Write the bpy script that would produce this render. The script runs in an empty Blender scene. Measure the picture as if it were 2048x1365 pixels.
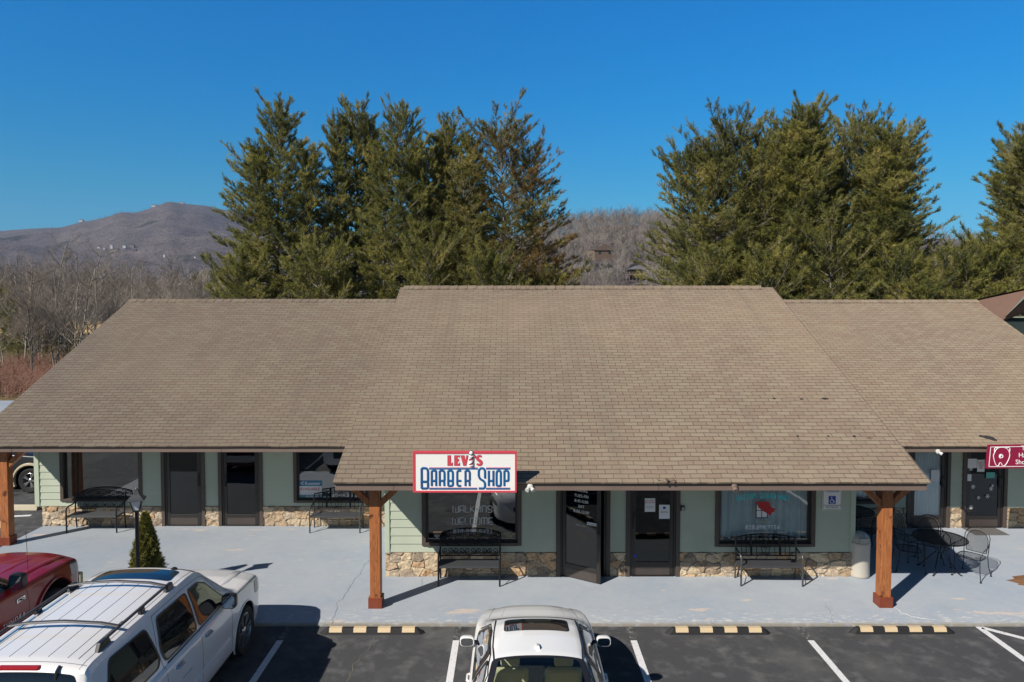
import bpy, math, random
import numpy as np
from mathutils import Vector, Matrix, noise as mnoise
PI = math.pi; R = math.radians
random.seed(7); rng = np.random.default_rng(7)
scene = bpy.context.scene; COL = scene.collection

# ---------------------------------------------------------------- camera constants (used to measure the place)
FPX, PITCH, CAMH, PX0, PY0 = 1420., R(2.33), 6., 1024., 643.
def ray(px, py):
    x = (px-PX0)/FPX; y = (py-PY0)/FPX
    return (x, math.cos(PITCH)-y*math.sin(PITCH), -math.sin(PITCH)-y*math.cos(PITCH))
def G(px, py, z=0.):
    d = ray(px, py); t = (z-CAMH)/d[2]; return (t*d[0], t*d[1])
def W(px, py, Y):
    d = ray(px, py); t = Y/d[1]; return (t*d[0], CAMH+t*d[2])

# ---------------------------------------------------------------- object helpers
def tag(o, label=None, cat=None, group=None, kind=None):
    if label: o['label'] = label
    if cat: o['category'] = cat
    if group: o['group'] = group
    if kind: o['kind'] = kind
    return o
def wloc(o):
    v = Vector((0,0,0))
    while o is not None: v += o.location; o = o.parent
    return v
def empty(name, loc=(0,0,0), label=None, cat=None, group=None):
    o = bpy.data.objects.new(name, None); o.location = loc; o.empty_display_size = .2
    COL.objects.link(o); return tag(o, label, cat, group)
def copy_tree(o, parent=None):
    c = o.copy(); COL.objects.link(c); c.parent = parent
    for ch in list(o.children): copy_tree(ch, c)
    return c
def link_mesh(name, me, mats, parent=None, smooth=False, angle=35, bevel=0):
    if not isinstance(mats, (list, tuple)): mats = [mats]
    for m in mats: me.materials.append(m)
    if smooth:
        me.polygons.foreach_set('use_smooth', [True]*len(me.polygons))
        if angle < 180: me.set_sharp_from_angle(angle=R(angle))
    o = bpy.data.objects.new(name, me); COL.objects.link(o)
    if parent is not None: o.parent = parent
    if bevel:
        b = o.modifiers.new('b', 'BEVEL'); b.width = bevel; b.segments = 2; b.limit_method = 'ANGLE'; b.angle_limit = R(40)
    return o
def np_mesh(name, verts, faces, fm=None):
    """verts (n,3) array, faces (m,k) array: fast mesh"""
    verts = np.asarray(verts, np.float32); faces = np.asarray(faces, np.int32)
    me = bpy.data.meshes.new(name); k = faces.shape[1]; m = len(faces)
    me.vertices.add(len(verts)); me.vertices.foreach_set('co', verts.ravel())
    me.loops.add(m*k); me.loops.foreach_set('vertex_index', faces.ravel())
    me.polygons.add(m); me.polygons.foreach_set('loop_start', np.arange(0, m*k, k, dtype=np.int32))
    if fm is not None: me.polygons.foreach_set('material_index', np.asarray(fm, np.int32))
    me.update(calc_edges=True); return me

class MB:
    def __init__(s): s.v = []; s.f = []; s.m = []; s.mi = 0; s.uv = None
    def add(s, vs, fs):
        n = len(s.v); s.v.extend([tuple(v) for v in vs])
        for f in fs: s.f.append(tuple(n+i for i in f)); s.m.append(s.mi)
        return s
    def box(s, x0, x1, y0, y1, z0, z1):
        if x0 > x1: x0, x1 = x1, x0
        if y0 > y1: y0, y1 = y1, y0
        if z0 > z1: z0, z1 = z1, z0
        v = [(x,y,z) for z in (z0,z1) for y in (y0,y1) for x in (x0,x1)]
        return s.add(v, [(0,2,3,1),(4,5,7,6),(0,1,5,4),(2,6,7,3),(0,4,6,2),(1,3,7,5)])
    def quad(s, a, b, c, d): return s.add([a,b,c,d], [(0,1,2,3)])
    def poly(s, pts): return s.add(pts, [tuple(range(len(pts)))])
    def bar(s, p, q, w, h=None, up=(0,0,1)):
        p, q = Vector(p), Vector(q); h = h or w; d = (q-p).normalized(); u = Vector(up)
        if abs(d.dot(u)) > .98: u = Vector((0,1,0))
        a = d.cross(u).normalized(); b = a.cross(d).normalized()
        v = []
        for c in (p, q):
            for i, j in ((-1,-1),(1,-1),(1,1),(-1,1)): v.append(c+a*(i*w/2)+b*(j*h/2))
        return s.add(v, [(0,1,2,3),(7,6,5,4),(0,4,5,1),(1,5,6,2),(2,6,7,3),(3,7,4,0)])
    def prism(s, pts, axis, a, b):
        """extrude a 2D outline; axis 'x': pts (y,z); 'y': pts (x,z); 'z': pts (x,y)"""
        def P(p, t): return {'x':(t,p[0],p[1]), 'y':(p[0],t,p[1]), 'z':(p[0],p[1],t)}[axis]
        n = len(pts); v = [P(p,a) for p in pts]+[P(p,b) for p in pts]
        f = [tuple(range(n)), tuple(range(2*n-1, n-1, -1))]+[(i, i+n, (i+1)%n+n, (i+1)%n) for i in range(n)]
        return s.add(v, f)
    def tube(s, pts, r, n=8, closed=False, squash=None, cap=True):
        pts = [Vector(p) for p in pts]; N = len(pts)
        if N < 2: return s
        rs = r if isinstance(r, (list, tuple)) else [r]*N
        T = []
        for i in range(N):
            if closed: t = pts[(i+1)%N]-pts[i-1]
            else: t = pts[min(i+1,N-1)]-pts[max(i-1,0)]
            T.append(t.normalized() if t.length > 1e-9 else Vector((0,0,1)))
        u = T[0].orthogonal().normalized(); v = []
        for i in range(N):
            u = (u-T[i]*u.dot(T[i]))
            u = u.normalized() if u.length > 1e-6 else T[i].orthogonal().normalized()
            w = T[i].cross(u)
            for k in range(n):
                a = 2*PI*k/n; o = u*math.cos(a)+w*math.sin(a); o = o*rs[i]
                if squash: o = Vector((o.x*squash[0], o.y*squash[1], o.z*squash[2]))
                v.append(pts[i]+o)
        f = []
        for i in range(N if closed else N-1):
            j = (i+1)%N
            for k in range(n): f.append((i*n+k, i*n+(k+1)%n, j*n+(k+1)%n, j*n+k))
        if cap and not closed: f += [tuple(range(n-1,-1,-1)), tuple((N-1)*n+k for k in range(n))]
        return s.add(v, f)
    def lathe(s, prof, n=24, c=(0,0,0), axis='z', cap=True):
        v = []
        for r, h in prof:
            for k in range(n):
                a = 2*PI*k/n; x, y = r*math.cos(a), r*math.sin(a)
                v.append((c[0]+x, c[1]+y, c[2]+h) if axis == 'z' else ((c[0]+h, c[1]+x, c[2]+y) if axis == 'x' else (c[0]+x, c[1]+h, c[2]+y)))
        f = []
        for i in range(len(prof)-1):
            for k in range(n): f.append((i*n+k, i*n+(k+1)%n, (i+1)*n+(k+1)%n, (i+1)*n+k))
        if cap: f += [tuple(range(n-1,-1,-1)), tuple((len(prof)-1)*n+k for k in range(n))]
        return s.add(v, f)
    def build(s, name, mats, parent=None, smooth=False, angle=35, bevel=0, world=True):
        me = bpy.data.meshes.new(name)
        o = wloc(parent) if (parent is not None and world) else Vector((0,0,0))
        me.from_pydata([(a[0]-o.x, a[1]-o.y, a[2]-o.z) for a in s.v], [], s.f)
        if s.mi or any(s.m): me.polygons.foreach_set('material_index', s.m)
        if s.uv:
            uv = me.uv_layers.new(name='UVMap'); vi = np.empty(len(me.loops), np.int32); me.loops.foreach_get('vertex_index', vi)
            uv.data.foreach_set('uv', np.asarray(s.uv, np.float32)[vi].ravel())
        me.update()
        return link_mesh(name, me, mats, parent, smooth, angle, bevel)

def arc(cx, cz, rx, rz, a0, a1, n=12):
    return [(cx+rx*math.cos(R(a0+(a1-a0)*i/n)), cz+rz*math.sin(R(a0+(a1-a0)*i/n))) for i in range(n+1)]
def spiral(cx, cz, r0, r1, a0, turns, n=18):
    return [(cx+(r0+(r1-r0)*i/n)*math.cos(a0+turns*2*PI*i/n), cz+(r0+(r1-r0)*i/n)*math.sin(a0+turns*2*PI*i/n)) for i in range(n+1)]
def chaikin(pts, it=2, closed=True):
    for _ in range(it):
        q = []; n = len(pts)
        for i in range(n if closed else n-1):
            a, b = pts[i], pts[(i+1)%n]
            q += [tuple(.75*x+.25*y for x, y in zip(a,b)), tuple(.25*x+.75*y for x, y in zip(a,b))]
        pts = q if closed else [pts[0]]+q+[pts[-1]]
    return pts

# ---------------------------------------------------------------- materials
class NT:
    def __init__(s, name):
        s.m = bpy.data.materials.new(name); s.m.use_nodes = True; s.t = s.m.node_tree; s.n = s.t.nodes; s.n.clear()
        s.out = s.n.new('ShaderNodeOutputMaterial')
    def N(s, typ, **kw):
        n = s.n.new('ShaderNode'+typ)
        for k, v in kw.items():
            if k in n.inputs: n.inputs[k].default_value = v
            else: setattr(n, k, v)
        return n
    def L(s, a, b): s.t.links.new(a, b)
    def val(s, x, inp):
        if isinstance(x, bpy.types.NodeSocket): s.L(x, inp)
        else: inp.default_value = x
    def coord(s, scale=(1,1,1), out='Object', rot=(0,0,0)):
        c = s.N('TexCoord'); m = s.N('Mapping'); m.inputs['Scale'].default_value = scale; m.inputs['Rotation'].default_value = rot
        s.L(c.outputs[out], m.inputs['Vector']); return m.outputs[0]
    def noise(s, scale, detail=4, vec=None, rough=.55, dist=0):
        n = s.N('TexNoise'); n.inputs['Scale'].default_value = scale; n.inputs['Detail'].default_value = detail
        n.inputs['Roughness'].default_value = rough; n.inputs['Distortion'].default_value = dist
        s.L(vec if vec is not None else s.coord(), n.inputs['Vector']); return n.outputs['Fac']
    def ramp(s, fac, stops, interp='LINEAR'):
        r = s.N('ValToRGB'); r.color_ramp.interpolation = interp; e = r.color_ramp.elements
        while len(e) < len(stops): e.new(.5)
        for i, (p, c) in enumerate(stops):
            e[i].position = p; e[i].color = c if len(c) == 4 else (*c, 1)
        s.L(fac, r.inputs[0]); return r.outputs[0]
    def g(s, fac, a, b): # scalar ramp
        m = s.N('MapRange'); m.clamp = True; m.inputs['From Min'].default_value = a; m.inputs['From Max'].default_value = b
        s.L(fac, m.inputs['Value']); return m.outputs[0]
    def mix(s, fac, a, b, mode='MIX'):
        m = s.N('Mix', data_type='RGBA', blend_type=mode); s.val(fac, m.inputs[0])
        for x, i in ((a, 6), (b, 7)):
            if isinstance(x, (tuple, list)): m.inputs[i].default_value = (*x[:3], 1)
            else: s.L(x, m.inputs[i])
        return m.outputs[2]
    def math(s, op, a, b=0.):
        m = s.N('Math', operation=op); s.val(a, m.inputs[0]); s.val(b, m.inputs[1]); return m.outputs[0]
    def bump(s, h, strength=.3, dist=.01):
        b = s.N('Bump'); b.inputs['Strength'].default_value = strength; b.inputs['Distance'].default_value = dist
        s.L(h, b.inputs['Height']); return b.outputs[0]
    def pbr(s, col, rough=.6, metal=0., spec=.5, normal=None, coat=0., alpha=None):
        p = s.N('BsdfPrincipled')
        if isinstance(col, (tuple, list)): p.inputs['Base Color'].default_value = (*col[:3], 1)
        else: s.L(col, p.inputs['Base Color'])
        s.val(rough, p.inputs['Roughness']); p.inputs['Metallic'].default_value = metal
        p.inputs['Specular IOR Level'].default_value = spec; p.inputs['Coat Weight'].default_value = coat
        p.inputs['Coat Roughness'].default_value = .04
        if normal is not None: s.L(normal, p.inputs['Normal'])
        s.L(p.outputs[0], s.out.inputs['Surface']); s.p = p; return s.m

def plain(name, col, rough=.6, metal=0., spec=.5, coat=0., var=.12, scale=6., bump=0., bscale=60.):
    t = NT(name); c = col
    if var:
        f = t.noise(scale, 5); c = t.mix(f, tuple(x*(1-var) for x in col), tuple(min(1, x*(1+var)) for x in col))
    nm = t.bump(t.noise(bscale, 3), bump, .005) if bump else None
    return t.pbr(c, rough, metal, spec, nm, coat)

def glass_mat(name, tint=(.75,.8,.8), refl=.1, rough=0., trans=.8):
    t = NT(name)
    tr = t.N('BsdfTransparent'); tr.inputs[0].default_value = (*[x*trans for x in tint], 1)
    gl = t.N('BsdfGlossy'); gl.inputs['Roughness'].default_value = rough; gl.inputs[0].default_value = (.95,.97,1,1)
    nb = t.noise(1.1, 2); bn = t.bump(nb, .12, .02); t.L(bn, gl.inputs['Normal'])
    fr = t.N('Fresnel'); fr.inputs[0].default_value = 1.5
    f = t.math('ADD', t.math('MULTIPLY', fr.outputs[0], 1.3), refl)
    f.node.use_clamp = True
    mx = t.N('MixShader'); t.L(f, mx.inputs[0]); t.L(tr.outputs[0], mx.inputs[1]); t.L(gl.outputs[0], mx.inputs[2])
    t.L(mx.outputs[0], t.out.inputs['Surface']); return t.m

def paint(name, col, rough=.28, metal=.0, coat=1., flake=0.):
    t = NT(name); c = t.mix(t.noise(1.5, 3), tuple(x*.96 for x in col), col)
    nm = t.bump(t.noise(2.2, 2), .03, .02)
    return t.pbr(c, rough, metal, .5, nm, coat)

M = {}
def make_mats():
    M['brown_trim'] = plain('brown_trim', (.078,.060,.050), .55, var=.2, scale=3)
    M['fascia'] = plain('fascia_paint', (.17,.125,.105), .6, var=.22, scale=1.5, bump=.15)
    M['gutter'] = plain('gutter_dark', (.05,.038,.034), .5)
    M['alu'] = plain('bronze_aluminium', (.020,.017,.016), .4, spec=.6, var=.15)
    M['alu_kick'] = plain('bronze_kickplate', (.06,.048,.043), .45, spec=.6, var=.2)
    M['handle'] = plain('handle_black', (.02,.02,.02), .35)
    M['glass'] = glass_mat('window_glass', (.55,.62,.62), .16, trans=.7)
    M['glass_clear'] = glass_mat('clear_glass', (.96,1.,1.), .02, trans=1.)
    M['door_glass'] = glass_mat('door_glass', (.40,.48,.52), .0, trans=.6)
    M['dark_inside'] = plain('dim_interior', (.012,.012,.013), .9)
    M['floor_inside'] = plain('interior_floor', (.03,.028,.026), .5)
    # siding
    t = NT('sage_siding'); v = t.coord((.6,1,14)); f = t.noise(3, 5, v)
    c = t.mix(f, (.425,.47,.375), (.49,.54,.435)); st = t.noise(.8, 4)
    c = t.mix(t.g(st, .45, .8), c, (.37,.42,.33)); M['siding'] = t.pbr(c, .6, normal=t.bump(t.noise(30, 4, v), .12, .004))
    M['corner'] = plain('sage_trim_board', (.46,.53,.41), .55, var=.06)
    # stone
    t = NT('field_stone'); a = t.N('Attribute', attribute_name='Col'); n = t.noise(26, 6)
    c = t.mix(.75, a.outputs[0], t.ramp(n, [(.3,(.55,.5,.45)),(.55,(1,1,1)),(.75,(1.25,1.1,.95))]), 'MULTIPLY')
    M['stone'] = t.pbr(c, .85, spec=.25, normal=t.bump(t.noise(45, 6), .6, .01))
    # post wood
    t = NT('stained_cedar'); v = t.coord((9,9,.8)); f = t.noise(5, 5, v, dist=1.2)
    c = t.ramp(f, [(.28,(.17,.055,.018)),(.5,(.36,.125,.040)),(.75,(.50,.20,.075))])
    kn = t.noise(3.2, 2); c = t.mix(t.g(kn, .66, .72), c, (.10,.03,.012)); pl = t.noise(7, 5); c = t.mix(t.g(pl, .7, .78), c, (.48,.3,.18))
    M['cedar'] = t.pbr(c, .5, normal=t.bump(f, .25, .004))
    M['cedar_base'] = plain('stained_base_trim', (.20,.045,.02), .45, var=.3, scale=8)
    # asphalt
    t = NT('asphalt'); o = t.coord()
    sp = t.noise(140, 3, o); lg = t.noise(.55, 6, o, .62); md = t.noise(3.2, 6, o, .65)
    c = t.ramp(sp, [(.3,(.034,.035,.039)),(.55,(.068,.070,.075)),(.72,(.15,.15,.153))])
    c = t.mix(t.math('MULTIPLY', t.g(md, .5, .72), .65), c, (.17,.168,.165))
    c = t.mix(t.math('MULTIPLY', t.g(lg, .5, .66), .5), c, (.155,.15,.14))
    vo = t.N('TexVoronoi'); vo.inputs['Scale'].default_value = .9; t.L(o, vo.inputs['Vector'])
    spot = t.math('SUBTRACT', 1., t.g(vo.outputs['Distance'], .07, .15))
    c = t.mix(t.math('MULTIPLY', spot, .65), c, (.014,.014,.015))
    wv = t.noise(60, 2, o); c = t.mix(t.g(wv, .74, .77), c, (.2,.19,.18))
    M['asphalt'] = t.pbr(c, .88, spec=.3, normal=t.bump(sp, .5, .006))
    # painted concrete walk
    t = NT('painted_concrete'); o = t.coord()
    a1 = t.noise(.45, 5, o, .6); a2 = t.noise(5, 6, o, .65)
    c = t.mix(t.g(a1, .35, .7), (.30,.35,.42), (.375,.41,.45)); c = t.mix(t.math('MULTIPLY', t.g(a2, .4, .75), .4), c, (.43,.44,.45))
    a3 = t.noise(1.3, 7, o, .7); c = t.mix(t.math('MULTIPLY', t.g(a3, .52, .75), .3), c, (.24,.27,.31)); a4 = t.noise(38, 3, o); c = t.mix(t.math('MULTIPLY', t.g(a4, .62, .75), .35), c, (.22,.23,.25))
    vs = t.coord((.45,1.5,1)); p1 = t.noise(1.6, 8, vs, .68); p2 = t.noise(.35, 3, o)
    pk = t.math('ADD', p1, t.math('MULTIPLY', t.g(p2, .45, .7), .07)); c = t.mix(t.math('MULTIPLY', t.g(pk, .64, .67), .75), c, (.56,.47,.40))
    sep = t.N('SeparateXYZ'); t.L(o, sep.inputs[0]); near = t.math('SUBTRACT', 1., t.g(sep.outputs[1], 12.7, 13.6))
    p3 = t.noise(11, 6, vs, .7); wn = t.math('ADD', p3, t.math('MULTIPLY', near, .13)); c = t.mix(t.math('MULTIPLY', t.g(wn, .66, .70), .6), c, (.62,.60,.57))
    edge = t.math('SUBTRACT', 1., t.g(sep.outputs[1], 12.62, 12.72)); c = t.mix(t.math('MULTIPLY', edge, t.g(a2, .3, .5)), c, (.30,.28,.24))
    M['concrete'] = t.pbr(c, .62, spec=.35, normal=t.bump(a2, .12, .01)); t.p.inputs['Diffuse Roughness'].default_value = .25
    M['crack'] = plain('crack_dirt', (.13,.13,.13), .9)
    M['crack_light'] = plain('crack_sand', (.13,.12,.10), .9)
    t = NT('road_paint_white'); n = t.noise(24, 6, None, .7); c = t.mix(t.g(n, .3, .42), (.16,.16,.165), (.72,.72,.73))
    M['line'] = t.pbr(c, .7, normal=t.bump(n, .2, .004))
    t = NT('worn_road_paint'); n = t.noise(20, 6, None, .7); c = t.mix(t.g(n, .5, .66), (.06,.06,.062), (.3,.3,.3))
    M['line_worn'] = t.pbr(c, .8)
    # roof shingles (UV in metres)
    t = NT('asphalt_shingles'); uvc = t.N('TexCoord'); wob = t.N('TexNoise'); wob.inputs['Scale'].default_value = 2.5
    t.L(uvc.outputs['UV'], wob.inputs['Vector']); ad = t.N('VectorMath', operation='MULTIPLY_ADD')
    t.L(wob.outputs['Color'], ad.inputs[0]); ad.inputs[1].default_value = (.03,.03,0); t.L(uvc.outputs['UV'], ad.inputs[2])
    b = t.N('TexBrick'); t.L(ad.outputs[0], b.inputs['Vector']); b.offset = .5; b.offset_frequency = 2; b.squash = 1.
    b.inputs['Scale'].default_value = 1; b.inputs['Brick Width'].default_value = .285; b.inputs['Row Height'].default_value = .129
    b.inputs['Mortar Size'].default_value = .0042; b.inputs['Mortar Smooth'].default_value = .0; b.inputs['Bias'].default_value = 0.
    b.inputs['Color1'].default_value = (.218,.163,.122,1); b.inputs['Color2'].default_value = (.252,.208,.153,1); b.inputs['Mortar'].default_value = (.045,.034,.025,1)
    g = t.noise(150, 3, uvc.outputs['UV']); c = t.mix(.9, b.outputs['Color'], t.ramp(g, [(.25,(.62,.62,.62)),(.5,(1,1,1)),(.8,(1.35,1.3,1.25))]), 'MULTIPLY')
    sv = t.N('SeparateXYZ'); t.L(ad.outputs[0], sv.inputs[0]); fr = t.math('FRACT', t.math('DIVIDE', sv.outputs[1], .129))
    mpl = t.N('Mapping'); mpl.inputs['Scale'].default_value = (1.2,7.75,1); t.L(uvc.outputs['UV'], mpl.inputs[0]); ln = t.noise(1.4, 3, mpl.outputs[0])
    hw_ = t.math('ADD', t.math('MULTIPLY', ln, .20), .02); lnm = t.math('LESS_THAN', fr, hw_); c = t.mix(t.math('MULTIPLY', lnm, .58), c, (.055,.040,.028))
    st = t.noise(.35, 5, uvc.outputs['UV'], .6); c = t.mix(t.math('MULTIPLY', t.g(st, .5, .75), .45), c, (.155,.125,.105))
    st2 = t.noise(.22, 3, uvc.outputs['UV']); c = t.mix(t.math('MULTIPLY', t.g(st2, .45, .7), .3), c, (.33,.25,.17))
    mps = t.N('Mapping'); mps.inputs['Scale'].default_value = (2.2,.16,1); t.L(uvc.outputs['UV'], mps.inputs[0]); sk = t.noise(1., 5, mps.outputs[0], .6); c = t.mix(t.math('MULTIPLY', t.g(sk, .52, .72), .32), c, (.13,.105,.085))
    inv = t.math('SUBTRACT', 1., b.outputs['Fac']); bm = t.bump(inv, .8, .005)
    M['shingle'] = t.pbr(c, .72, spec=.5, normal=bm); t.p.inputs['Diffuse Roughness'].default_value = 1.
    M['tar'] = plain('roof_tar', (.035,.033,.033), .7)
    M['iron'] = plain('black_iron', (.009,.009,.011), .4, spec=.4)
    M['iron2'] = plain('grey_iron', (.05,.055,.06), .4, spec=.6)
    M['slat'] = plain('bench_slat_paint', (.05,.052,.058), .42, spec=.6)
    t = NT('iron_mesh'); ck = t.N('TexChecker'); ck.inputs['Scale'].default_value = 150; t.L(t.coord(), ck.inputs['Vector'])
    d = t.N('BsdfPrincipled'); d.inputs['Base Color'].default_value = (.02,.02,.022,1); d.inputs['Roughness'].default_value = .4
    tr = t.N('BsdfTransparent'); mx = t.N('MixShader'); t.L(ck.outputs['Fac'], mx.inputs[0]); t.L(d.outputs[0], mx.inputs[1]); t.L(tr.outputs[0], mx.inputs[2])
    t.L(mx.outputs[0], t.out.inputs['Surface']); M['mesh'] = t.m
    M['white_sign'] = plain('sign_white', (.82,.82,.80), .4, var=.03, scale=2)
    M['sign_red'] = plain('sign_red', (.62,.06,.09), .4, var=.12, scale=3)
    M['sign_blue'] = plain('sign_blue', (.008,.095,.27), .4, var=.2, scale=6)
    M['sign_pink'] = plain('sign_pink', (.75,.35,.48), .45, var=.1)
    M['sign_navy'] = plain('sign_navy', (.03,.04,.12), .4)
    M['maroon'] = plain('sign_maroon', (.26,.012,.05), .35, var=.1)
    M['cream'] = plain('cream_block', (.62,.48,.30), .6, var=.1, scale=12)
    M['rubber'] = plain('black_rubber', (.014,.014,.015), .75, var=.25, bump=.3)
    M['beige_plastic'] = plain('beige_plastic', (.50,.47,.41), .45, var=.05, scale=2)
    M['letter_grey'] = plain('vinyl_grey', (.62,.65,.68), .5)
    M['letter_white'] = plain('vinyl_white', (.88,.88,.88), .5)
    M['letter_yellow'] = plain('vinyl_cream', (.6,.55,.33), .5)
    M['neon_off'] = plain('neon_tube_off', (.8,.12,.16), .3)
    M['teal'] = plain('vinyl_teal', (.03,.72,.80), .5)
    M['curtain_red'] = plain('vinyl_red', (.5,.02,.025), .5)
    M['vinyl_black'] = plain('vinyl_black', (.01,.01,.01), .5)
    M['paper'] = plain('paper_white', (.75,.75,.76), .7, var=.03)
    M['ink_blue'] = plain('ink_blue', (.02,.05,.35), .6)
    M['ink_red'] = plain('ink_red', (.5,.04,.05), .6)
    M['ink_black'] = plain('ink_black', (.02,.02,.025), .6)
    M['sheer'] = plain('curtain_cloth', (.68,.73,.75), .8, var=.06)
    M['grey_plastic'] = plain('grey_plastic', (.3,.3,.31), .4)
    M['chrome'] = plain('chrome', (.7,.7,.72), .12, metal=1., var=0)
    M['lamp_glass'] = plain('frosted_lamp_glass', (.62,.64,.68), .35, var=.12, scale=15)
    M['flood'] = plain('floodlight_white', (.62,.62,.6), .3)
    M['mat'] = plain('door_mat', (.13,.125,.12), .95, var=.2, bump=.4)
    M['mulch'] = plain('mulch', (.20,.10,.045), .95, var=.5, scale=30, bump=1)
make_mats()
# ---------------------------------------------------------------- ground near the shops
def sheet(name, x0, x1, y0, y1, z, mat, kind='structure', thick=0., nx=1, ny=1):
    m = MB()
    if thick: m.box(x0, x1, y0, y1, z-thick, z)
    else:
        for i in range(nx):
            for j in range(ny):
                a, b = x0+(x1-x0)*i/nx, x0+(x1-x0)*(i+1)/nx; c, d = y0+(y1-y0)*j/ny, y0+(y1-y0)*(j+1)/ny
                m.quad((a,c,z),(b,c,z),(b,d,z),(a,d,z))
    return tag(m.build(name, mat), kind=kind)
ZA = -.035                                              # asphalt level; the walk is 3.5 cm higher
sheet('parking_lot', -45, 45, -30, 34, ZA, M['asphalt'])
# walk with its cracks
def crack_pts(pts, jit, seg=.08):
    out = []
    for (a, b) in zip(pts[:-1], pts[1:]):
        n = max(2, int(math.dist(a, b)/seg))
        for i in range(n):
            t = i/n; out.append((a[0]+(b[0]-a[0])*t+random.uniform(-jit, jit), a[1]+(b[1]-a[1])*t+random.uniform(-jit, jit)))
    return out+[pts[-1]]
def crack(m, pix, z, w0, w1, jit=.03):
    p = crack_pts([G(*q) for q in pix], jit)
    for a, b in zip(p[:-1], p[1:]):
        d = Vector((b[0]-a[0], b[1]-a[1])); n = Vector((-d.y, d.x)).normalized(); w = random.uniform(w0, w1)/2
        m.quad((a[0]-n.x*w,a[1]-n.y*w,z),(b[0]-n.x*w,b[1]-n.y*w,z),(b[0]+n.x*w,b[1]+n.y*w,z),(a[0]+n.x*w,a[1]+n.y*w,z))
m = MB(); m.box(-12.05, 22, 12.6, 19, -.3, 0.); m.mi = 1
crack(m, [(738,1120),(725,1140),(704,1168),(692,1188),(676,1206),(668,1232),(664,1248)], .003, .003, .008)
crack(m, [(1650,1207),(1663,1230),(1668,1250)], .003, .003, .006)
crack(m, [(1420,940+300),(1432,1252)], .003, .003, .006); crack(m, [(846,1157),(843,1172)], .003, .003, .006)
m.mi = 2; crack(m, [(1789,1213),(1803,1226),(1822,1236),(1852,1238)], .004, .01, .04, .05)
tag(m.build('concrete_walk', [M['concrete'], M['crack'], M['letter_white']]), kind='structure')
m = MB()
crack(m, [(745,1272),(742,1288),(722,1310),(708,1325),(700,1345),(692,1372)], ZA+.004, .010, .022)
crack(m, [(1308,1252),(1262,1262),(1030,1264)], ZA+.004, .004, .012); crack(m, [(1990,1275),(1700,1277),(1560,1278),(1330,1279)], ZA+.004, .003, .009)
crack(m, [(452,1262),(440,1300)], ZA+.004, .006, .012)
tag(m.build('asphalt_cracks', M['crack_light']), kind='structure')
# parking lines
def line(name, a, b, w=.10, mat='line'):
    (x0,y0), (x1,y1) = a, b; d = Vector((x1-x0, y1-y0)).normalized(); n = Vector((-d.y, d.x))*w/2; m = MB(); z = ZA+.005
    N = 12
    for i in range(N):
        p = Vector((x0,y0)).lerp(Vector((x1,y1)), i/N); q = Vector((x0,y0)).lerp(Vector((x1,y1)), (i+1)/N)
        m.quad((p.x-n.x,p.y-n.y,z),(q.x-n.x,q.y-n.y,z),(q.x+n.x,q.y+n.y,z),(p.x+n.x,p.y+n.y,z))
    return tag(m.build(name, M[mat]), kind='structure')
for X in (-10.13, -7.07, -4.02, -.97, 2.11, 5.18):
    line('parking_line', (X, 6.9), (X, 12.08), .11); line('worn_parking_line', (X, 12.1), (X, 12.58), .11, 'line_worn')
line('parking_line', (8.42, 6.9), (8.42, 12.58), .12); line('parking_line', (8.46, 12.55), (10.4, 10.9), .11); line('parking_line', (10.9, 6.9), (10.9, 12.55), .11)
line('parking_line', (8.5, 10.4), (10.8, 8.5), .11)
line('parking_line', G(22,1031), G(62,1029), .14); line('parking_line', (-16.5, 23), (-13.3, 23), .12)
# far row behind the camera (seen only in the window glass)
for i in range(-3, 5): line('parking_line', (i*3.05, -8), (i*3.05, -2.9), .11)
# mulch bed by the right walk edge
m = MB(); pts = []
for i in range(26):
    a = 2*PI*i/26; pts.append((11.35+1.05*math.cos(a)*random.uniform(.82,1.05), 14.5+.42*math.sin(a)*random.uniform(.7,1.15)))
m.v = []; m.add([(11.35,14.5,.07)]+[(x,y,.004) for x, y in pts]+[(11.35+(x-11.35)*.7, 14.5+(y-14.5)*.7, .05+random.uniform(-.01,.02)) for x, y in pts],
      [(1+i, 1+(i+1)%26, 27+(i+1)%26, 27+i) for i in range(26)]+[(27+i, 27+(i+1)%26, 0) for i in range(26)])
tag(m.build('mulch_bed', M['mulch'], smooth=True), 'low bed of brown mulch at the right edge of the grey walk', 'mulch bed')
bt = empty('bare_shrub', (11.1,14.6,.03), 'small leafless twiggy shrub growing in the brown mulch bed', 'shrub'); m = MB()
for i in range(60):
    a = random.uniform(0,2*PI); l = random.uniform(.2,.5); p = Vector((11.1+random.uniform(-.1,.1),14.6,.03)); pts=[p.copy()]
    d = Vector((math.cos(a)*.8, math.sin(a)*.8, random.uniform(.5,1))).normalized()
    for k in range(4): d = (d+Vector((random.uniform(-.3,.3),random.uniform(-.3,.3),.1))).normalized(); p = p+d*l/4; pts.append(p.copy())
    m.tube(pts, [.006,.005,.004,.003,.002], 4, cap=False)
m.build('twigs', plain('twig_brown', (.12,.08,.06)), bt)
# door mat
m = MB(); a, b = G(1925,1057.5), G(2022,1070)
m.box(a[0], 12.3, 17.32, 17.84, .002, .014); tag(m.build('door_mat', M['mat'], bevel=.004), 'grey flat mat lying in front of the glass door with snowflakes', 'door mat')
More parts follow.
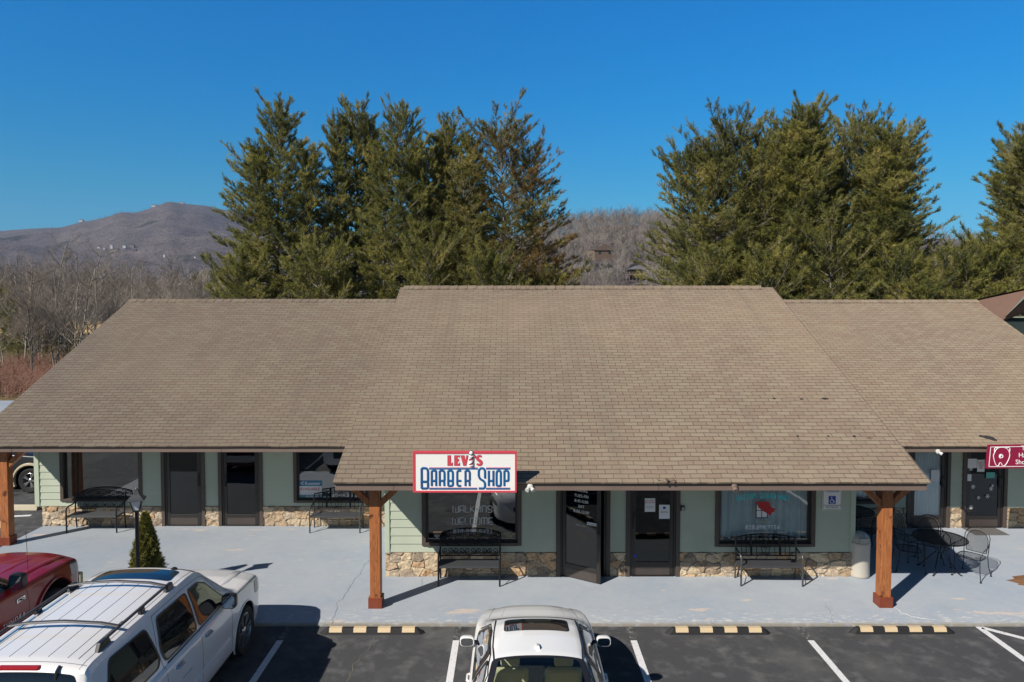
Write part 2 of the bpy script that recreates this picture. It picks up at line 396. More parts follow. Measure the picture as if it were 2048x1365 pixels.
# wheel stops
def wheel_stop(x0, x1, y, label):
    L = x1-x0; t = empty('wheel_stop', ((x0+x1)/2, y, ZA), label, 'wheel stop', 'rubber wheel stops along the walk')
    m = MB(); h = .10; d = .075; e = .13
    lo = [(x0,0),(x0+e*.6,-d),(x1-e*.6,-d),(x1,0),(x1-e*.6,d),(x0+e*.6,d)]; hi = [(x0+e,0),(x0+e*1.2,-d*.5),(x1-e*1.2,-d*.5),(x1-e,0),(x1-e*1.2,d*.5),(x0+e*1.2,d*.5)]
    v = [(p[0],y+p[1],ZA) for p in lo]+[(p[0],y+p[1],ZA+h) for p in hi]
    m.add(v, [(0,1,7,6),(1,2,8,7),(2,3,9,8),(3,4,10,9),(4,5,11,10),(5,0,6,11),(6,7,8,9,10,11)]); m.build('body', M['rubber'], t, bevel=.012)
    for k in range(4):
        c = x0+L*(.16+.227*k); w = .112; z = ZA; sl = .05
        m = MB(); p = [(y-d*.86,z+.035),(y-d*.5,z+h+.004),(y+d*.5,z+h+.004),(y+d*.8,z+.05)]
        for a_, b_ in zip(p[:-1], p[1:]): m.quad((c-w,a_[0]-.003,a_[1]+.004),(c+w,a_[0]-.003,a_[1]+.004),(c+w,b_[0]-.003,b_[1]+.004),(c-w,b_[0]-.003,b_[1]+.004))
        m.build('reflector', M['cream'], t)
wheel_stop(-3.42, -1.53, 12.36, 'black wheel stop with cream blocks, between the white SUV and the white sedan')
wheel_stop(2.70, 4.60, 12.36, 'black wheel stop with cream blocks, just right of the white sedan')
wheel_stop(5.97, 7.88, 12.38, 'black wheel stop with cream blocks, in front of the right cedar post')
for (x, y, l) in ((-13.45,19.5,'pale concrete wheel stop in the shade by the parked dark pickup'), (-13.3,18.05,'pale wheel stop end showing beside the far left cedar post')):
    t = MB(); t.prism([(y-.09,ZA),(y-.05,ZA+.14),(y+.05,ZA+.14),(y+.09,ZA)], 'x', x-1.2, x+.3); tag(t.build('wheel_stop', plain('pale_concrete', (.5,.45,.33), .8), bevel=.015), l, 'wheel stop')
# ---------------------------------------------------------------- the row of shops
SLOPE = .4494
B = empty('shop_building', (0,14.8,0), 'long one-storey shop row with brown shingle roof, sage siding and stone base', 'building')
def siding(m, x0, x1, z0, z1, Y, openings=(), row=.176):
    k = 0; z = z0
    while z < z1-1e-6:
        a, b = z, min(z+row, z1)
        cuts = sorted({a, b, *[q for o in openings for q in (o[2], o[3]) if a < q < b]})
        for za, zb in zip(cuts[:-1], cuts[1:]):
            mid = (za+zb)/2; xs = [(x0, x1)]
            for ox0, ox1, oz0, oz1 in openings:
                if oz0 < mid < oz1:
                    nx = []
                    for p, q in xs:
                        if ox0 > p: nx.append((p, min(q, ox0)))
                        if ox1 < q: nx.append((max(p, ox1), q))
                    xs = [(p, q) for p, q in nx if q-p > 1e-4]
            ya = Y-.020+.016*(za-a)/row; yb = Y-.020+.016*(zb-a)/row
            for p, q in xs:
                m.quad((p,ya,za),(q,ya,za),(q,yb,zb),(p,yb,zb))
                if za == a: m.quad((p,Y,za),(q,Y,za),(q,ya,za),(p,ya,za))
        z += row
STONE_COLS = [(.50,.38,.26),(.44,.33,.22),(.56,.46,.33),(.38,.29,.21),(.50,.41,.31),(.54,.37,.22),(.32,.26,.20),(.60,.49,.34),(.43,.36,.28)]
def stone(x0, x1, z0, z1, Y, parent=B, name='stone_base'):
    """fieldstone veneer: a relief of irregular stones; one colour per stone"""
    res = .014; nx = max(4, int((x1-x0)/res)); nz = max(4, int((z1-z0)/res))
    X, Z = np.meshgrid(np.linspace(x0, x1, nx+1), np.linspace(z0, z1, nz+1))
    r = np.random.default_rng(int(abs(x0*100))+int(x1*10)+5)
    rows = 3; seeds = []
    for j in range(-1, rows+1):
        x = x0-.4+r.uniform(0,.2)
        while x < x1+.4:
            seeds.append((x, z0+(j+.5+r.uniform(-.34,.34))*(z1-z0)/rows)); x += r.uniform(.15,.44)
    seeds = np.array(seeds); cols = np.array([STONE_COLS[i] for i in r.integers(0, len(STONE_COLS), len(seeds))])*r.uniform(.85,1.15,(len(seeds),1))
    hs = r.uniform(.7,1.3,len(seeds)); tx = r.uniform(-.12,.12,len(seeds)); tz = r.uniform(-.12,.12,len(seeds))
    P = np.stack([X.ravel(), Z.ravel()], 1)
    wn = np.array([(mnoise.noise(Vector((p[0]*7,p[1]*7,8.))), mnoise.noise(Vector((p[0]*7,p[1]*7,2.)))) for p in P]); wx = np.sin(P[:,1]*23+P[:,0]*7)*.012+wn[:,0]*.035; wz = np.sin(P[:,0]*19+P[:,1]*5)*.010+wn[:,1]*.03
    Q = P+np.stack([wx, wz], 1)
    ax_ = np.abs(Q[:,None,0]-seeds[None,:,0])*.70; az_ = np.abs(Q[:,None,1]-seeds[None,:,1]); D = .45*np.hypot(ax_, az_)+.55*np.maximum(ax_, az_)
    o = np.argsort(D, 1)[:, :2]; i0 = o[:,0]; d0 = D[np.arange(len(Q)), i0]; d1 = D[np.arange(len(Q)), o[:,1]]
    e = np.clip((d1-d0)/.017, 0, 1); e = e*e*(3-2*e)
    dx = P[:,0]-seeds[i0,0]; dz = P[:,1]-seeds[i0,1]
    nzv = np.array([mnoise.fractal(Vector((p[0]*9, p[1]*9, 3.1)), 1., 2.2, 4) for p in P])
    h = e*(.026*hs[i0]+tx[i0]*dx+tz[i0]*dz+.022*nzv)+.002*nzv
    c = cols[i0]*(e[:,None])+(1-e[:,None])*np.array([.33,.285,.225])
    y = Y-.004-np.clip(h, 0, .06)
    eb = (np.arange(nz+1)[:,None]*0+np.arange(nx+1)[None,:]); idx = np.arange((nx+1)*(nz+1)).reshape(nz+1, nx+1)
    V = np.stack([P[:,0], y, P[:,1]], 1)
    F = np.stack([idx[:-1,:-1], idx[:-1,1:], idx[1:,1:], idx[1:,:-1]], -1).reshape(-1,4)
    # side and top returns to the wall
    def ret(line):
        nonlocal V, F
        n = len(V); L2 = V[line].copy(); L2[:,1] = Y+.03; V = np.vstack([V, L2]); k = len(line)
        F = np.vstack([F, [[line[i], n+i, n+i+1, line[i+1]] for i in range(k-1)]])
        return k
    add = ret(idx[:,0])+ret(idx[:,-1][::-1])+ret(idx[-1,:])
    c = np.vstack([c, np.tile([.4,.34,.27], (add,1))])
    V = V-np.array([wloc(parent)])
    me = np_mesh(name, V, F); at = me.color_attributes.new('Col', 'FLOAT_COLOR', 'POINT')
    at.data.foreach_set('color', np.hstack([c, np.ones((len(c),1))]).astype(np.float32).ravel())
    return link_mesh(name, me, M['stone'], parent, smooth=True, angle=60)
def window(x0, x1, z0, z1, Y, label=None, mullions=(), curtain=None, blinds=False):
    m = MB(); t = .085; m.box(x0, x0+t, Y-.045, Y+.10, z0, z1); m.box(x1-t, x1, Y-.045, Y+.10, z0, z1)
    m.box(x0+t, x1-t, Y-.045, Y+.10, z1-t, z1); m.box(x0+t, x1-t, Y-.06, Y+.10, z0, z0+t*.8)
    w = m.build('window', M['brown_trim'], B, bevel=.005)
    if label: w['label'] = label
    m = MB(); a, b, c, d = x0+t, x1-t, z0+t*.8, z1-t; s = .045
    m.box(a, a+s, Y+.03, Y+.08, c, d); m.box(b-s, b, Y+.03, Y+.08, c, d); m.box(a+s, b-s, Y+.03, Y+.08, d-s, d); m.box(a+s, b-s, Y+.03, Y+.08, c, c+s)
    for q in mullions: m.box(q-.02, q+.02, Y+.03, Y+.08, c+s, d-s)
    m.build('sash', M['alu'], w)
    MB().box(a+s*.7, b-s*.7, Y+.052, Y+.058, c+s*.7, d-s*.7).build('glass', M['glass_clear' if curtain else 'glass'], w)
    if curtain:
        n = int((b-a)/.012); v = []; f = []; r = random.Random(int(x0*10)); ph = 0
        for i in range(n+1):
            x = a+.02+(b-a-.04)*i/n; ph += r.uniform(.25,.75)*curtain; yy = Y+.22+.055*math.sin(ph)+.03*math.sin(ph*.37+1)
            v += [(x, yy, c+.05+.015*math.sin(ph*.5)), (x, Y+.2+.6*(yy-Y-.2), d)]
        for i in range(n): f.append((2*i, 2*i+2, 2*i+3, 2*i+1))
        mm = MB(); mm.add(v, f); mm.build('curtain', M['sheer'], w, smooth=True, angle=180)
    return w
def rot_mesh(o, hinge, ang):
    hx, hy = hinge; c, s = math.cos(ang), math.sin(ang); w = wloc(o.parent)
    for v in o.data.vertices:
        x, y = v.co.x+w.x-hx, v.co.y+w.y-hy; v.co.x = hx+c*x-s*y-w.x; v.co.y = hy+s*x+c*y-w.y
def door(x0, x1, Y, hinge='left', ang=0., label=None, top=2.16, curtain=None):
    """aluminium framed glass shop door: brown casing > frame, leaf, glass, handle"""
    m = MB(); t = .085; m.box(x0, x0+t, Y-.045, Y+.12, .0, top+t); m.box(x1-t, x1, Y-.045, Y+.12, 0, top+t); m.box(x0+t, x1-t, Y-.045, Y+.12, top, top+t)
    w = m.build('door', M['brown_trim'], B, bevel=.005)
    if label: w['label'] = label
    a, b = x0+t, x1-t
    m = MB(); m.box(a, a+.045, Y-.01, Y+.09, 0, top); m.box(b-.045, b, Y-.01, Y+.09, 0, top); m.box(a+.045, b-.045, Y-.01, Y+.09, top-.045, top)
    m.box(a+.045, b-.045, Y-.03, Y+.12, .0, .018); m.build('frame', M['alu'], w)
    a += .05; b -= .05; st = .075; y0, y1 = Y+.0, Y+.045
    parts = []
    m = MB(); m.box(a, a+st, y0, y1, .025, top-.05); m.box(b-st, b, y0, y1, .025, top-.05); m.box(a+st, b-st, y0, y1, top-.14, top-.05); m.box(a+st, b-st, y0, y1, .21, .30)
    parts.append(m.build('leaf', M['alu'], w, bevel=.004))
    parts.append(MB().box(a+st, b-st, y0-.003, y1+.003, .025, .21).build('kick_plate', M['alu_kick'], w))
    parts.append(MB().box(a+st-.01, b-st+.01, y0+.018, y0+.026, .29, top-.13).build('glass', M['glass_clear' if curtain else 'door_glass'], w))
    hx = b-st/2 if hinge == 'left' else a+st/2
    m = MB(); m.box(hx-.028, hx+.028, y0-.012, y0, 1.0, 1.38); m.tube([(hx,y0-.01,1.05),(hx,y0-.065,1.07),(hx,y0-.065,1.30),(hx,y0-.01,1.32)], .012, 6)
    m.lathe([(.016,-.012),(.016,.0)], 10, (hx, y0-.006, 1.52), 'y'); parts.append(m.build('handle', M['handle'], w))
    hp = (a if hinge == 'left' else b, Y+.0)
    if ang:
        for p in parts: rot_mesh(p, hp, ang)
    if curtain:
        n = int((b-a)/.01); v = []; f = []; r = random.Random(int(x0*10)); ph = 0
        for i in range(n+1):
            x = a+st+(b-a-2*st)*i/n; ph += r.uniform(.3,.9)*curtain; yy = Y+.09+.012*math.sin(ph); v += [(x, yy, .28), (x, yy, top-.12)]
        for i in range(n): f.append((2*i, 2*i+2, 2*i+3, 2*i+1))
        mm = MB(); mm.add(v, f); mm.build('curtain', M['sheer'], w, smooth=True, angle=180)
    return w, hp, (a, b, st, y0)

# --- openings, (x0,x1,z0,z1,kind)
YM, YL, YR = 14.8, 18.04, 17.9
ZW = 2.12
MAIN = dict(w1=(-1.90,.20,.66,ZW), d1=(.93,2.07,0,2.25), d2=(2.40,3.54,0,2.25), w2=(4.28,6.39,.64,ZW))
LEFT = dict(w1=(-11.58,-9.48,.64,ZW), d1=(-8.99,-7.87,0,2.25), d2=(-7.53,-6.39,0,2.25), w2=(-5.60,-3.6,.61,ZW))
RIGHT = dict(w1=(8.3,9.45,.62,ZW), d1=(10.05,11.15,0,2.25), d2=(11.46,12.60,0,2.25))
SZ = .52
m = MB()
siding(m, -2.66, 7.22, SZ, 2.80, YM, list(MAIN.values())); siding(m, -12.2, -2.6, SZ, 2.75, YL, list(LEFT.values())); siding(m, 7.1, 15.2, SZ, 2.75, YR, list(RIGHT.values()))
# end and inner side walls with their gable triangles (boards run level, plain here)
def side_wall(m, x, y0, y1, yr, zr, ye, ze, s=1):
    zz = lambda y: (ze+SLOPE*(y-ye) if y < yr else zr-SLOPE*(y-yr))-.06
    pts = [(y0,0),(y1,0),(y1,zz(y1)),(yr,zz(yr)),(y0,zz(y0))]; m.prism(pts, 'x', x, x+.12*s)
side_wall(m, -2.58, 14.82, 27, 20.9, 6.15, 12.85, 2.53); side_wall(m, 7.08, 14.82, 27, 20.9, 6.15, 12.85, 2.53)
side_wall(m, -12.03, 18.06, 29, 23.6, 5.73, 16.3, 2.45); side_wall(m, 15.0, 17.92, 29, 23.6, 5.73, 16.3, 2.45)
m.box(-12.1, 15.0, 28.9, 29.0, 0, 2.9)
m.build('siding_wall', M['siding'], B)
m = MB()
for x0, x1, y, z0 in ((-2.68,-2.58,YM,SZ-.01),(7.13,7.235,YM,SZ-.01),(-12.24,-12.12,YL,SZ-.01)):
    m = MB(); m.box(x0, x1, y-.035, y+.08, z0, 2.7); m.build('corner_board', M['corner'], B, bevel=.004)
# sheathing behind: closes the wall round the openings, and dim rooms inside
m = MB()
def shell(x0, x1, Y, ops, depth):
    xs = x0
    for o in sorted(ops): m.box(xs, o[0]+.02, Y+.005, Y+.15, 0, 2.8); m.box(o[0]+.02, o[1]-.02, Y+.005, Y+.15, o[3]-.02, 2.8); m.box(o[0]+.02, o[1]-.02, Y+.005, Y+.15, -.02, o[2]+.02) if o[2] > .1 else 0; xs = o[1]-.02
    m.box(xs, x1, Y+.005, Y+.15, 0, 2.8)
for a_ in ((-2.55, 7.10, YM, MAIN.values(), 4), (-12.05, -2.7, YL, LEFT.values(), 4), (7.3, 15, YR, RIGHT.values(), 4)):
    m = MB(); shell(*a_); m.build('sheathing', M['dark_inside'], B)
m = MB()
for x0, x1, y0, y1 in ((-2.53,2.2,YM+.15,YM+6),(2.25,7.08,YM+.15,YM+6),(-12.05,-7.7,YL+.15,YL+6),(-7.65,-2.7,YL+.15,YL+6),(7.3,11.3,YR+.15,YR+6),(11.35,15,YR+.15,YR+6)):
    m.box(x0, x1, y1, y1+.1, 0, 2.6); m.box(x0-.03, x0, y0, y1, 0, 2.6); m.box(x1, x1+.03, y0, y1, 0, 2.6); m.box(x0, x1, y0, y1, 2.6, 2.65)
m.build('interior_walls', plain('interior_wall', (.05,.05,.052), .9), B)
m = MB()
for x0, x1, y0, y1 in ((-2.53,7.08,YM+.0,YM+6),(-12.05,-2.7,YL+.0,YL+6),(7.3,15,YR+.0,YR+6)): m.box(x0, x1, y0, y1, -.1, .012)
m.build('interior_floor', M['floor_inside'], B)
# stone
def stones(x0, x1, Y, doors):
    xs = x0
    for d in sorted(doors)+[(x1, x1)]:
        if d[0]-xs > .05: stone(xs, d[0]-.004, 0, SZ-.012, Y)
        xs = d[1]+.004
stones(-2.67, 7.18, YM, [MAIN['d1'], MAIN['d2']]); stones(-12.05, -2.62, YL, [LEFT['d1'], LEFT['d2']]); stones(7.3, 14.9, YR, [RIGHT['d1'], RIGHT['d2']])
# windows and doors
WB = window(*MAIN['w1'], YM, 'barber window with lettering on the glass'); WC = window(*MAIN['w2'], YM, 'curtained window with a red curtain emblem', curtain=1.)
window(*LEFT['w1'], YL, 'large dark window left of the two doors', mullions=(-11.2,)); WK = window(*LEFT['w2'], YL, 'dark window with a blue and white notice'); window(*RIGHT['w1'], YR, curtain=1.2)
ANG = -math.atan2(.47, .75)
DB, HP, LEAF = door(*MAIN['d1'][:2], YM, 'left', ANG, 'open glass door with opening hours'); DC, _, _ = door(*MAIN['d2'][:2], YM, 'right', label='closed dark glass door with two paper notices')
door(*LEFT['d1'][:2], YL, 'left'); door(*LEFT['d2'][:2], YL, 'right')
door(*RIGHT['d1'][:2], YR, 'left', label='glass door with a pleated curtain', curtain=1.1); DH, _, _ = door(*RIGHT['d2'][:2], YR, 'left', label='glass door with snowflakes and notices')
# --- roofs
def roof_part(x0, x1, ye, ze, yr, name='roof', label=None, seed=0, cap_inset=(0,0)):
    zr = ze+SLOPE*(yr-ye); L = math.hypot(yr-ye, zr-ze); nx = int((x1-x0)/.16); ny = int(L/.16); th = .035
    m = MB(); m.uv = []; V = []; cs, sn = (yr-ye)/L, (zr-ze)/L
    for j in range(ny+1):
        for i in range(nx+1):
            u = x0+(x1-x0)*i/nx; s = L*j/ny
            h = .013*mnoise.noise(Vector((u*.9, s*1.1, seed)))+.007*mnoise.noise(Vector((u*2.3, s*2.9, seed+9)))+.006*math.sin(u*2*PI/.61)*mnoise.noise(Vector((u*.3,s*.4,5)))
            if j == 0: h *= .6
            V.append((u, ye+cs*s-sn*h, ze+sn*s+cs*h)); m.uv.append((u+40, s))
    F = [(j*(nx+1)+i, j*(nx+1)+i+1, (j+1)*(nx+1)+i+1, (j+1)*(nx+1)+i) for j in range(ny) for i in range(nx)]
    m.add(V, F)
    n = len(m.v)  # underside skirt: eave edge and rakes
    low = [(x, y+sn*th, z-cs*th) for x, y, z in V]
    m.add(low, [tuple(reversed(f)) for f in F]); m.uv += list(m.uv)
    row = nx+1; f2 = [(i+1, i, n+i, n+i+1) for i in range(nx)]+[(j*row, (j+1)*row, n+(j+1)*row, n+j*row) for j in range(ny)]+[((j+1)*row+nx, j*row+nx, n+j*row+nx, n+(j+1)*row+nx) for j in range(ny)]
    for f in f2: m.f.append(f); m.m.append(0)
    # back slope
    k = len(m.v); yb = yr+(yr-ye)*.98; zb = zr-SLOPE*(yb-yr)
    m.add([(x0,yr,zr),(x1,yr,zr),(x1,yb,zb),(x0,yb,zb)], [(0,1,2,3)]); m.uv += [(x0,0),(x1,0),(x1,L),(x0,L)]
    r = m.build(name, M['shingle'], B, smooth=True, angle=50)
    if label: r['label'] = label
    # ridge caps: overlapping folded shingles
    c = MB(); c.uv = []; x = x0+cap_inset[0]; i = 0
    while x < x1-cap_inset[1]-.05:
        e = min(x+.30, x1-cap_inset[1]); dz = .018+.006*random.random(); dy = .15
        pts = [(x, yr-dy, zr-SLOPE*dy+dz*.9+.004), (x, yr, zr+dz+.024), (x, yr+dy, zr-SLOPE*dy+dz)]; q = [(e, p[1], p[2]+.012) for p in pts]
        c.add(pts+q+[(p[0],p[1],p[2]-.03) for p in pts+q], [(0,3,4,1),(1,4,5,2),(6,9,3,0),(3,9,10,4),(4,10,11,5)]); c.uv += [(x,.02),(x,.1),(x,.12),(e,.02),(e,.1),(e,.12)]*2
        x += .26 if i % 1 == 0 else .3; i += 1
    c.build('ridge_cap', M['shingle'], r)
    return r
RM = roof_part(-3.28, 7.655, 12.85, 2.53, 20.9, seed=1, label='higher middle shingle roof', cap_inset=(.1,.35)); RL = roof_part(-12.73, -2.75, 16.3, 2.45, 23.6, seed=4, label='lower left shingle roof'); RR = roof_part(7.2, 15.42, 16.3, 2.45, 23.55, seed=8, label='lower right shingle roof')
m = MB(); zr_ = 2.53+SLOPE*(20.9-12.85)
m.prism([(12.86,2.548),(12.86,2.556),(20.9,zr_+.026),(20.9,zr_+.018)], 'x', 7.650, 7.660); m.build('rake_edge', M['fascia'], RM)
# worn patches on the shingles
def on_roof(px, py, ye=12.85, ze=2.53):
    d = ray(px, py); t = (ze-SLOPE*ye-CAMH)/(d[2]-SLOPE*d[1]); return Vector((t*d[0], t*d[1], CAMH+t*d[2]))
m = MB()
for (px, py, w, h, k) in ((1548,799,.10,.05,0),(1603,800,.10,.05,0),(1650,799,.16,.07,0),(1595,874,.06,.05,0),(1656,874,.05,.04,0),(1708,874,.07,.05,0),(1975,877,.34,.24,1),(1738,878,.15,.02,0)):
    c = on_roof(px, py, *( (16.3,2.45) if k else (12.85,2.53))); n = 14; pts = []
    for i in range(n):
        a = 2*PI*i/n; r = random.uniform(.5,1.1); dx, ds = w/2*r*math.cos(a), h/2*r*math.sin(a); pts.append((c.x+dx-ds*.9*k, c.y+ds*.91, c.z+ds*.41+.021))
    m = MB(); m.poly(pts); m.build('worn_patch', M['tar'], RR if k else RM)
def fascia(x0, x1, ye, ze, zb, rakes=(1,1), yr=20.9):
    y = ye+.062; m = MB(); m.box(x0+.03, x1-.03, y, y+.04, zb, ze-.012)
    for s, on in ((0, rakes[0]), (1, rakes[1])):   # rake boards follow the slope
        if on:
            a, b = (x0+.03, x0+.07) if s == 0 else (x1-.07, x1-.03); zr = ze+SLOPE*(yr-ye)
            zt = lambda yy: ze+SLOPE*(yy-ye)-.042
            m.prism([(y+.04,zb),(y+.04,zt(y+.04)),(yr,zt(yr)),(yr+7,zt(yr)-SLOPE*7),(yr+7,zt(yr)-SLOPE*7-.17),(yr,zt(yr)-.17),(y+.3,zb)], 'x', a, b)
    f = m.build('fascia', M['fascia'], B, bevel=.004)
    g = MB(); g.box(x0+.02, x1-.02, y-.012, y, ze-.052, ze-.018); g.build('drip_edge', M['gutter'], f)
    # butt joints in the boards
    x = x0+1.1
    while x < x1-1: j = MB(); j.box(x, x+.006, y-.003, y+.002, zb+.004, ze-.055); j.build('board_joint', M['gutter'], f); x += 4.87
    return f
fascia(-3.28, 7.655, 12.85, 2.53, 2.36); fascia(-12.73, -2.9, 16.3, 2.45, 2.29, (1,0), 23.6); fascia(7.4, 15.42, 16.3, 2.45, 2.29, (0,1), 23.55)
m = MB(); m.box(-3.21, 7.59, 12.955, YM-.03, 2.372, 2.40); m.box(-12.66, -2.7, 16.405, YL-.03, 2.302, 2.33); m.box(7.3, 15.3, 16.405, YR-.03, 2.302, 2.33)
m.box(-3.21, -2.70, YM-.03, 16.4, 2.372, 2.40); m.box(7.25, 7.59, YM-.03, 16.4, 2.372, 2.40)
m.build('soffit', plain('soffit_paint', (.20,.16,.13), .7), B)
# --- cedar posts
def post(x, y, ztop, label):
    m = MB(); h = .10; m.box(x-h, x+h, y-h, y+h, .0, ztop+.012); p = m.build('porch_post', M['cedar'], B, bevel=.008); p['label'] = label
    m = MB()
    for b in ((x-.13,x+.13,y-.13,y-.102),(x-.13,x+.13,y+.102,y+.13),(x-.13,x-.102,y-.10,y+.10),(x+.102,x+.13,y-.10,y+.10)): m.box(*b, 0, .20)
    m.build('post_base', M['cedar_base'], p, bevel=.006)
    for s in (-1, 1):
        m = MB(); x0 = x+s*h; L = .44; w = .12
        m.prism([(x0, ztop-L-.02),(x0, ztop-L-.02+w*1.25),(x0+s*(L-w*.9), ztop+.01),(x0+s*(L+w*.4), ztop+.01)], 'y', y-.07, y+.07)
        m.build('brace', M['cedar'], p, bevel=.004)
post(-2.60, 13.37, 2.372, 'cedar post left of the barber sign'); post(7.12, 13.40, 2.372, 'cedar post by the patio table'); post(-12.03, 16.72, 2.302, 'cedar post at the far left')
# small neighbouring roof at the right edge
NB = empty('neighbouring_building', (18,22,0), 'brown gabled roof end of the next building, behind the right roof', 'building')
m = MB()
A_ = Vector((15.42,23.7,5.70)); C_ = Vector((15.46,22.35,5.12)); Bx = W(2048,581.5,22.6); Dx = W(2048,601,21.6)
e = 2.2
def ext(p, q, k): return p+(q-p)*k
B_ = Vector((Bx[0],22.6,Bx[1])); D_ = Vector((Dx[0],21.6,Dx[1]))
B2, D2 = ext(A_, B_, 3.6), ext(C_, D_, 3.2)
th = Vector((.10,.12,-.02)); front = [C_, D2, B2, A_]
m.add([tuple(p) for p in front]+[tuple(p+th) for p in front], [(0,1,2,3),(7,6,5,4),(0,4,5,1),(1,5,6,2),(2,6,7,3),(3,7,4,0)])
m.build('gable_fascia', plain('brown_metal_fascia', (.16,.095,.07), .5, var=.08), NB)
m = MB(); s3 = Vector((0,.06,.05)); top = [A_+s3, B2+s3, B2+Vector((3,6,-1.)), A_+Vector((3,6,-1.))]
m.poly([tuple(p) for p in top]); m.build('roof', M['tar'], NB)
m = MB(); m.poly([tuple(C_+Vector((.05,.15,-.02))), tuple(D2+Vector((.1,.25,-.03))), tuple(D2+Vector((1.5,3.,-.35))), tuple(C_+Vector((1.5,3,-.35)))]); m.build('soffit', plain('shaded_board', (.27,.30,.25), .7), NB)
m = MB(); m.box(16.6, 24, 24.2, 31, 0, 5.0); m.build('wall', M['siding'], NB)
# ---------------------------------------------------------------- signs and lettering
def A_(x0, z0, x1, z1, x2, z2, n=6):      # quadratic curve
    return [((1-t)**2*x0+2*t*(1-t)*x1+t*t*x2, (1-t)**2*z0+2*t*(1-t)*z1+t*t*z2) for t in [i/n for i in range(n+1)]]
def rnd(*p, r=.18):                        # polyline with rounded corners
    out = [p[0]]
    for a, b, c in zip(p[:-2], p[1:-1], p[2:]):
        va = Vector((a[0]-b[0], a[1]-b[1])); vc = Vector((c[0]-b[0], c[1]-b[1])); k = min(r, va.length/2, vc.length/2)
        s = (b[0]+va.normalized().x*k, b[1]+va.normalized().y*k); e = (b[0]+vc.normalized().x*k, b[1]+vc.normalized().y*k)
        out += A_(*s, *b, *e)
    return out+[p[-1]]
DECO = {
 'A': (.42, [rnd((0,0),(0,.75),(0,1),(.21,1),(.42,1),(.42,.75),(.42,0), r=.2), [(-.08,.33),(.42,.33)]]),
 'B': (.44, [[(0,0),(0,1)], rnd((0,1),(.42,1),(.42,.33),(.22,.33), r=.2), [(-.08,.33),(.3,.33)], rnd((.25,.33),(.42,.33),(.42,0),(0,0), r=.13)]),
 'R': (.42, [[(0,0),(0,1)], rnd((0,1),(.42,1),(.42,.33),(.2,.33), r=.2), [(-.08,.33),(.3,.33)], rnd((.22,.33),(.38,.33),(.4,.2),(.4,0), r=.1)]),
 'E': (.38, [rnd((.38,1),(0,1),(0,0),(.38,0), r=.18), [(-.08,.33),(.4,.33)]]),
 'S': (.44, [rnd((.44,.5),(.44,1),(0,1),(0,.5),(.44,.33),(.44,0),(0,0), r=.22)]),
 'H': (.40, [[(0,0),(0,1)], [(.4,0),(.4,1)], [(-.08,.33),(.4,.33)]]),
 'O': (.42, [rnd((.21,0),(.42,0),(.42,1),(0,1),(0,0),(.21,0), r=.2)]),
 'P': (.42, [[(0,0),(0,1)], rnd((0,1),(.42,1),(.42,.33),(.2,.33), r=.2), [(-.08,.33),(.3,.33)]]),
 'N': (.40, [rnd((0,0),(0,1),(.4,1),(.4,0), r=.16)]), 'L': (.36, [[(0,1),(0,0),(.36,0)]]), 'I': (.05, [[(0,0),(0,1)]]),
 'K': (.38, [[(0,0),(0,1)], [(.36,1),(.0,.4)], [(.1,.5),(.38,0)]]), 'C': (.38, [rnd((.38,1),(0,1),(0,0),(.38,0), r=.18)]),
 'W': (.56, [[(0,1),(0,0),(.28,0),(.28,.8)], rnd((.28,0),(.56,0),(.56,1), r=.1)]), 'M': (.56, [rnd((0,0),(0,1),(.56,1),(.56,0), r=.14), [(.28,0),(.28,1)]]),
 '-': (.3, [[(0,.45),(.25,.45)]]), ' ': (.25, []), 'T': (.36, [[(0,1),(.36,1)],[(.18,1),(.18,0)]]), 'F': (.34, [[(.34,1),(0,1),(0,0)],[(0,.45),(.3,.45)]]),
 'U': (.40, [rnd((0,1),(0,0),(.4,0),(.4,1), r=.16)]),
}
def deco(m, s, x, z, h, r, y, wscale=1., gap=.14, sq=(1,.35,1), bottom=None):
    for ch in s:
        w, st = DECO[ch]
        for p in st: m.tube([(x+a*h*wscale, y, z+b*h) for a, b in p], r, 8, squash=sq)
        x += (w*wscale+gap)*h
    return x
def text(name, body, loc, size, mat, parent, align='CENTER', rotz=0., ext=.001, sx=1., shear=0):
    c = bpy.data.curves.new(name, 'FONT'); c.body = body; c.size = size; c.align_x = align; c.extrude = ext; c.shear = shear; c.resolution_u = 3
    c.materials.append(M[mat]); o = bpy.data.objects.new(name, c); COL.objects.link(o)
    w = wloc(parent) if parent else Vector((0,0,0)); o.location = Vector(loc)-w; o.rotation_euler = (PI/2, 0, rotz); o.scale = (sx,1,1)
    if parent: o.parent = parent
    return o
def texts_to_mesh():
    for o in [o for o in bpy.data.objects if o.type == 'FONT']:
        me = bpy.data.meshes.new_from_object(o); n = bpy.data.objects.new('tmp', me); COL.objects.link(n)
        n.parent = o.parent; n.location = o.location; n.rotation_euler = o.rotation_euler; n.scale = o.scale
        nm = o.name.split('.')[0]; bpy.data.objects.remove(o); n.name = nm
def poly_mesh(m, outline, y, t=.004): m.prism(outline, 'y', y-t, y)

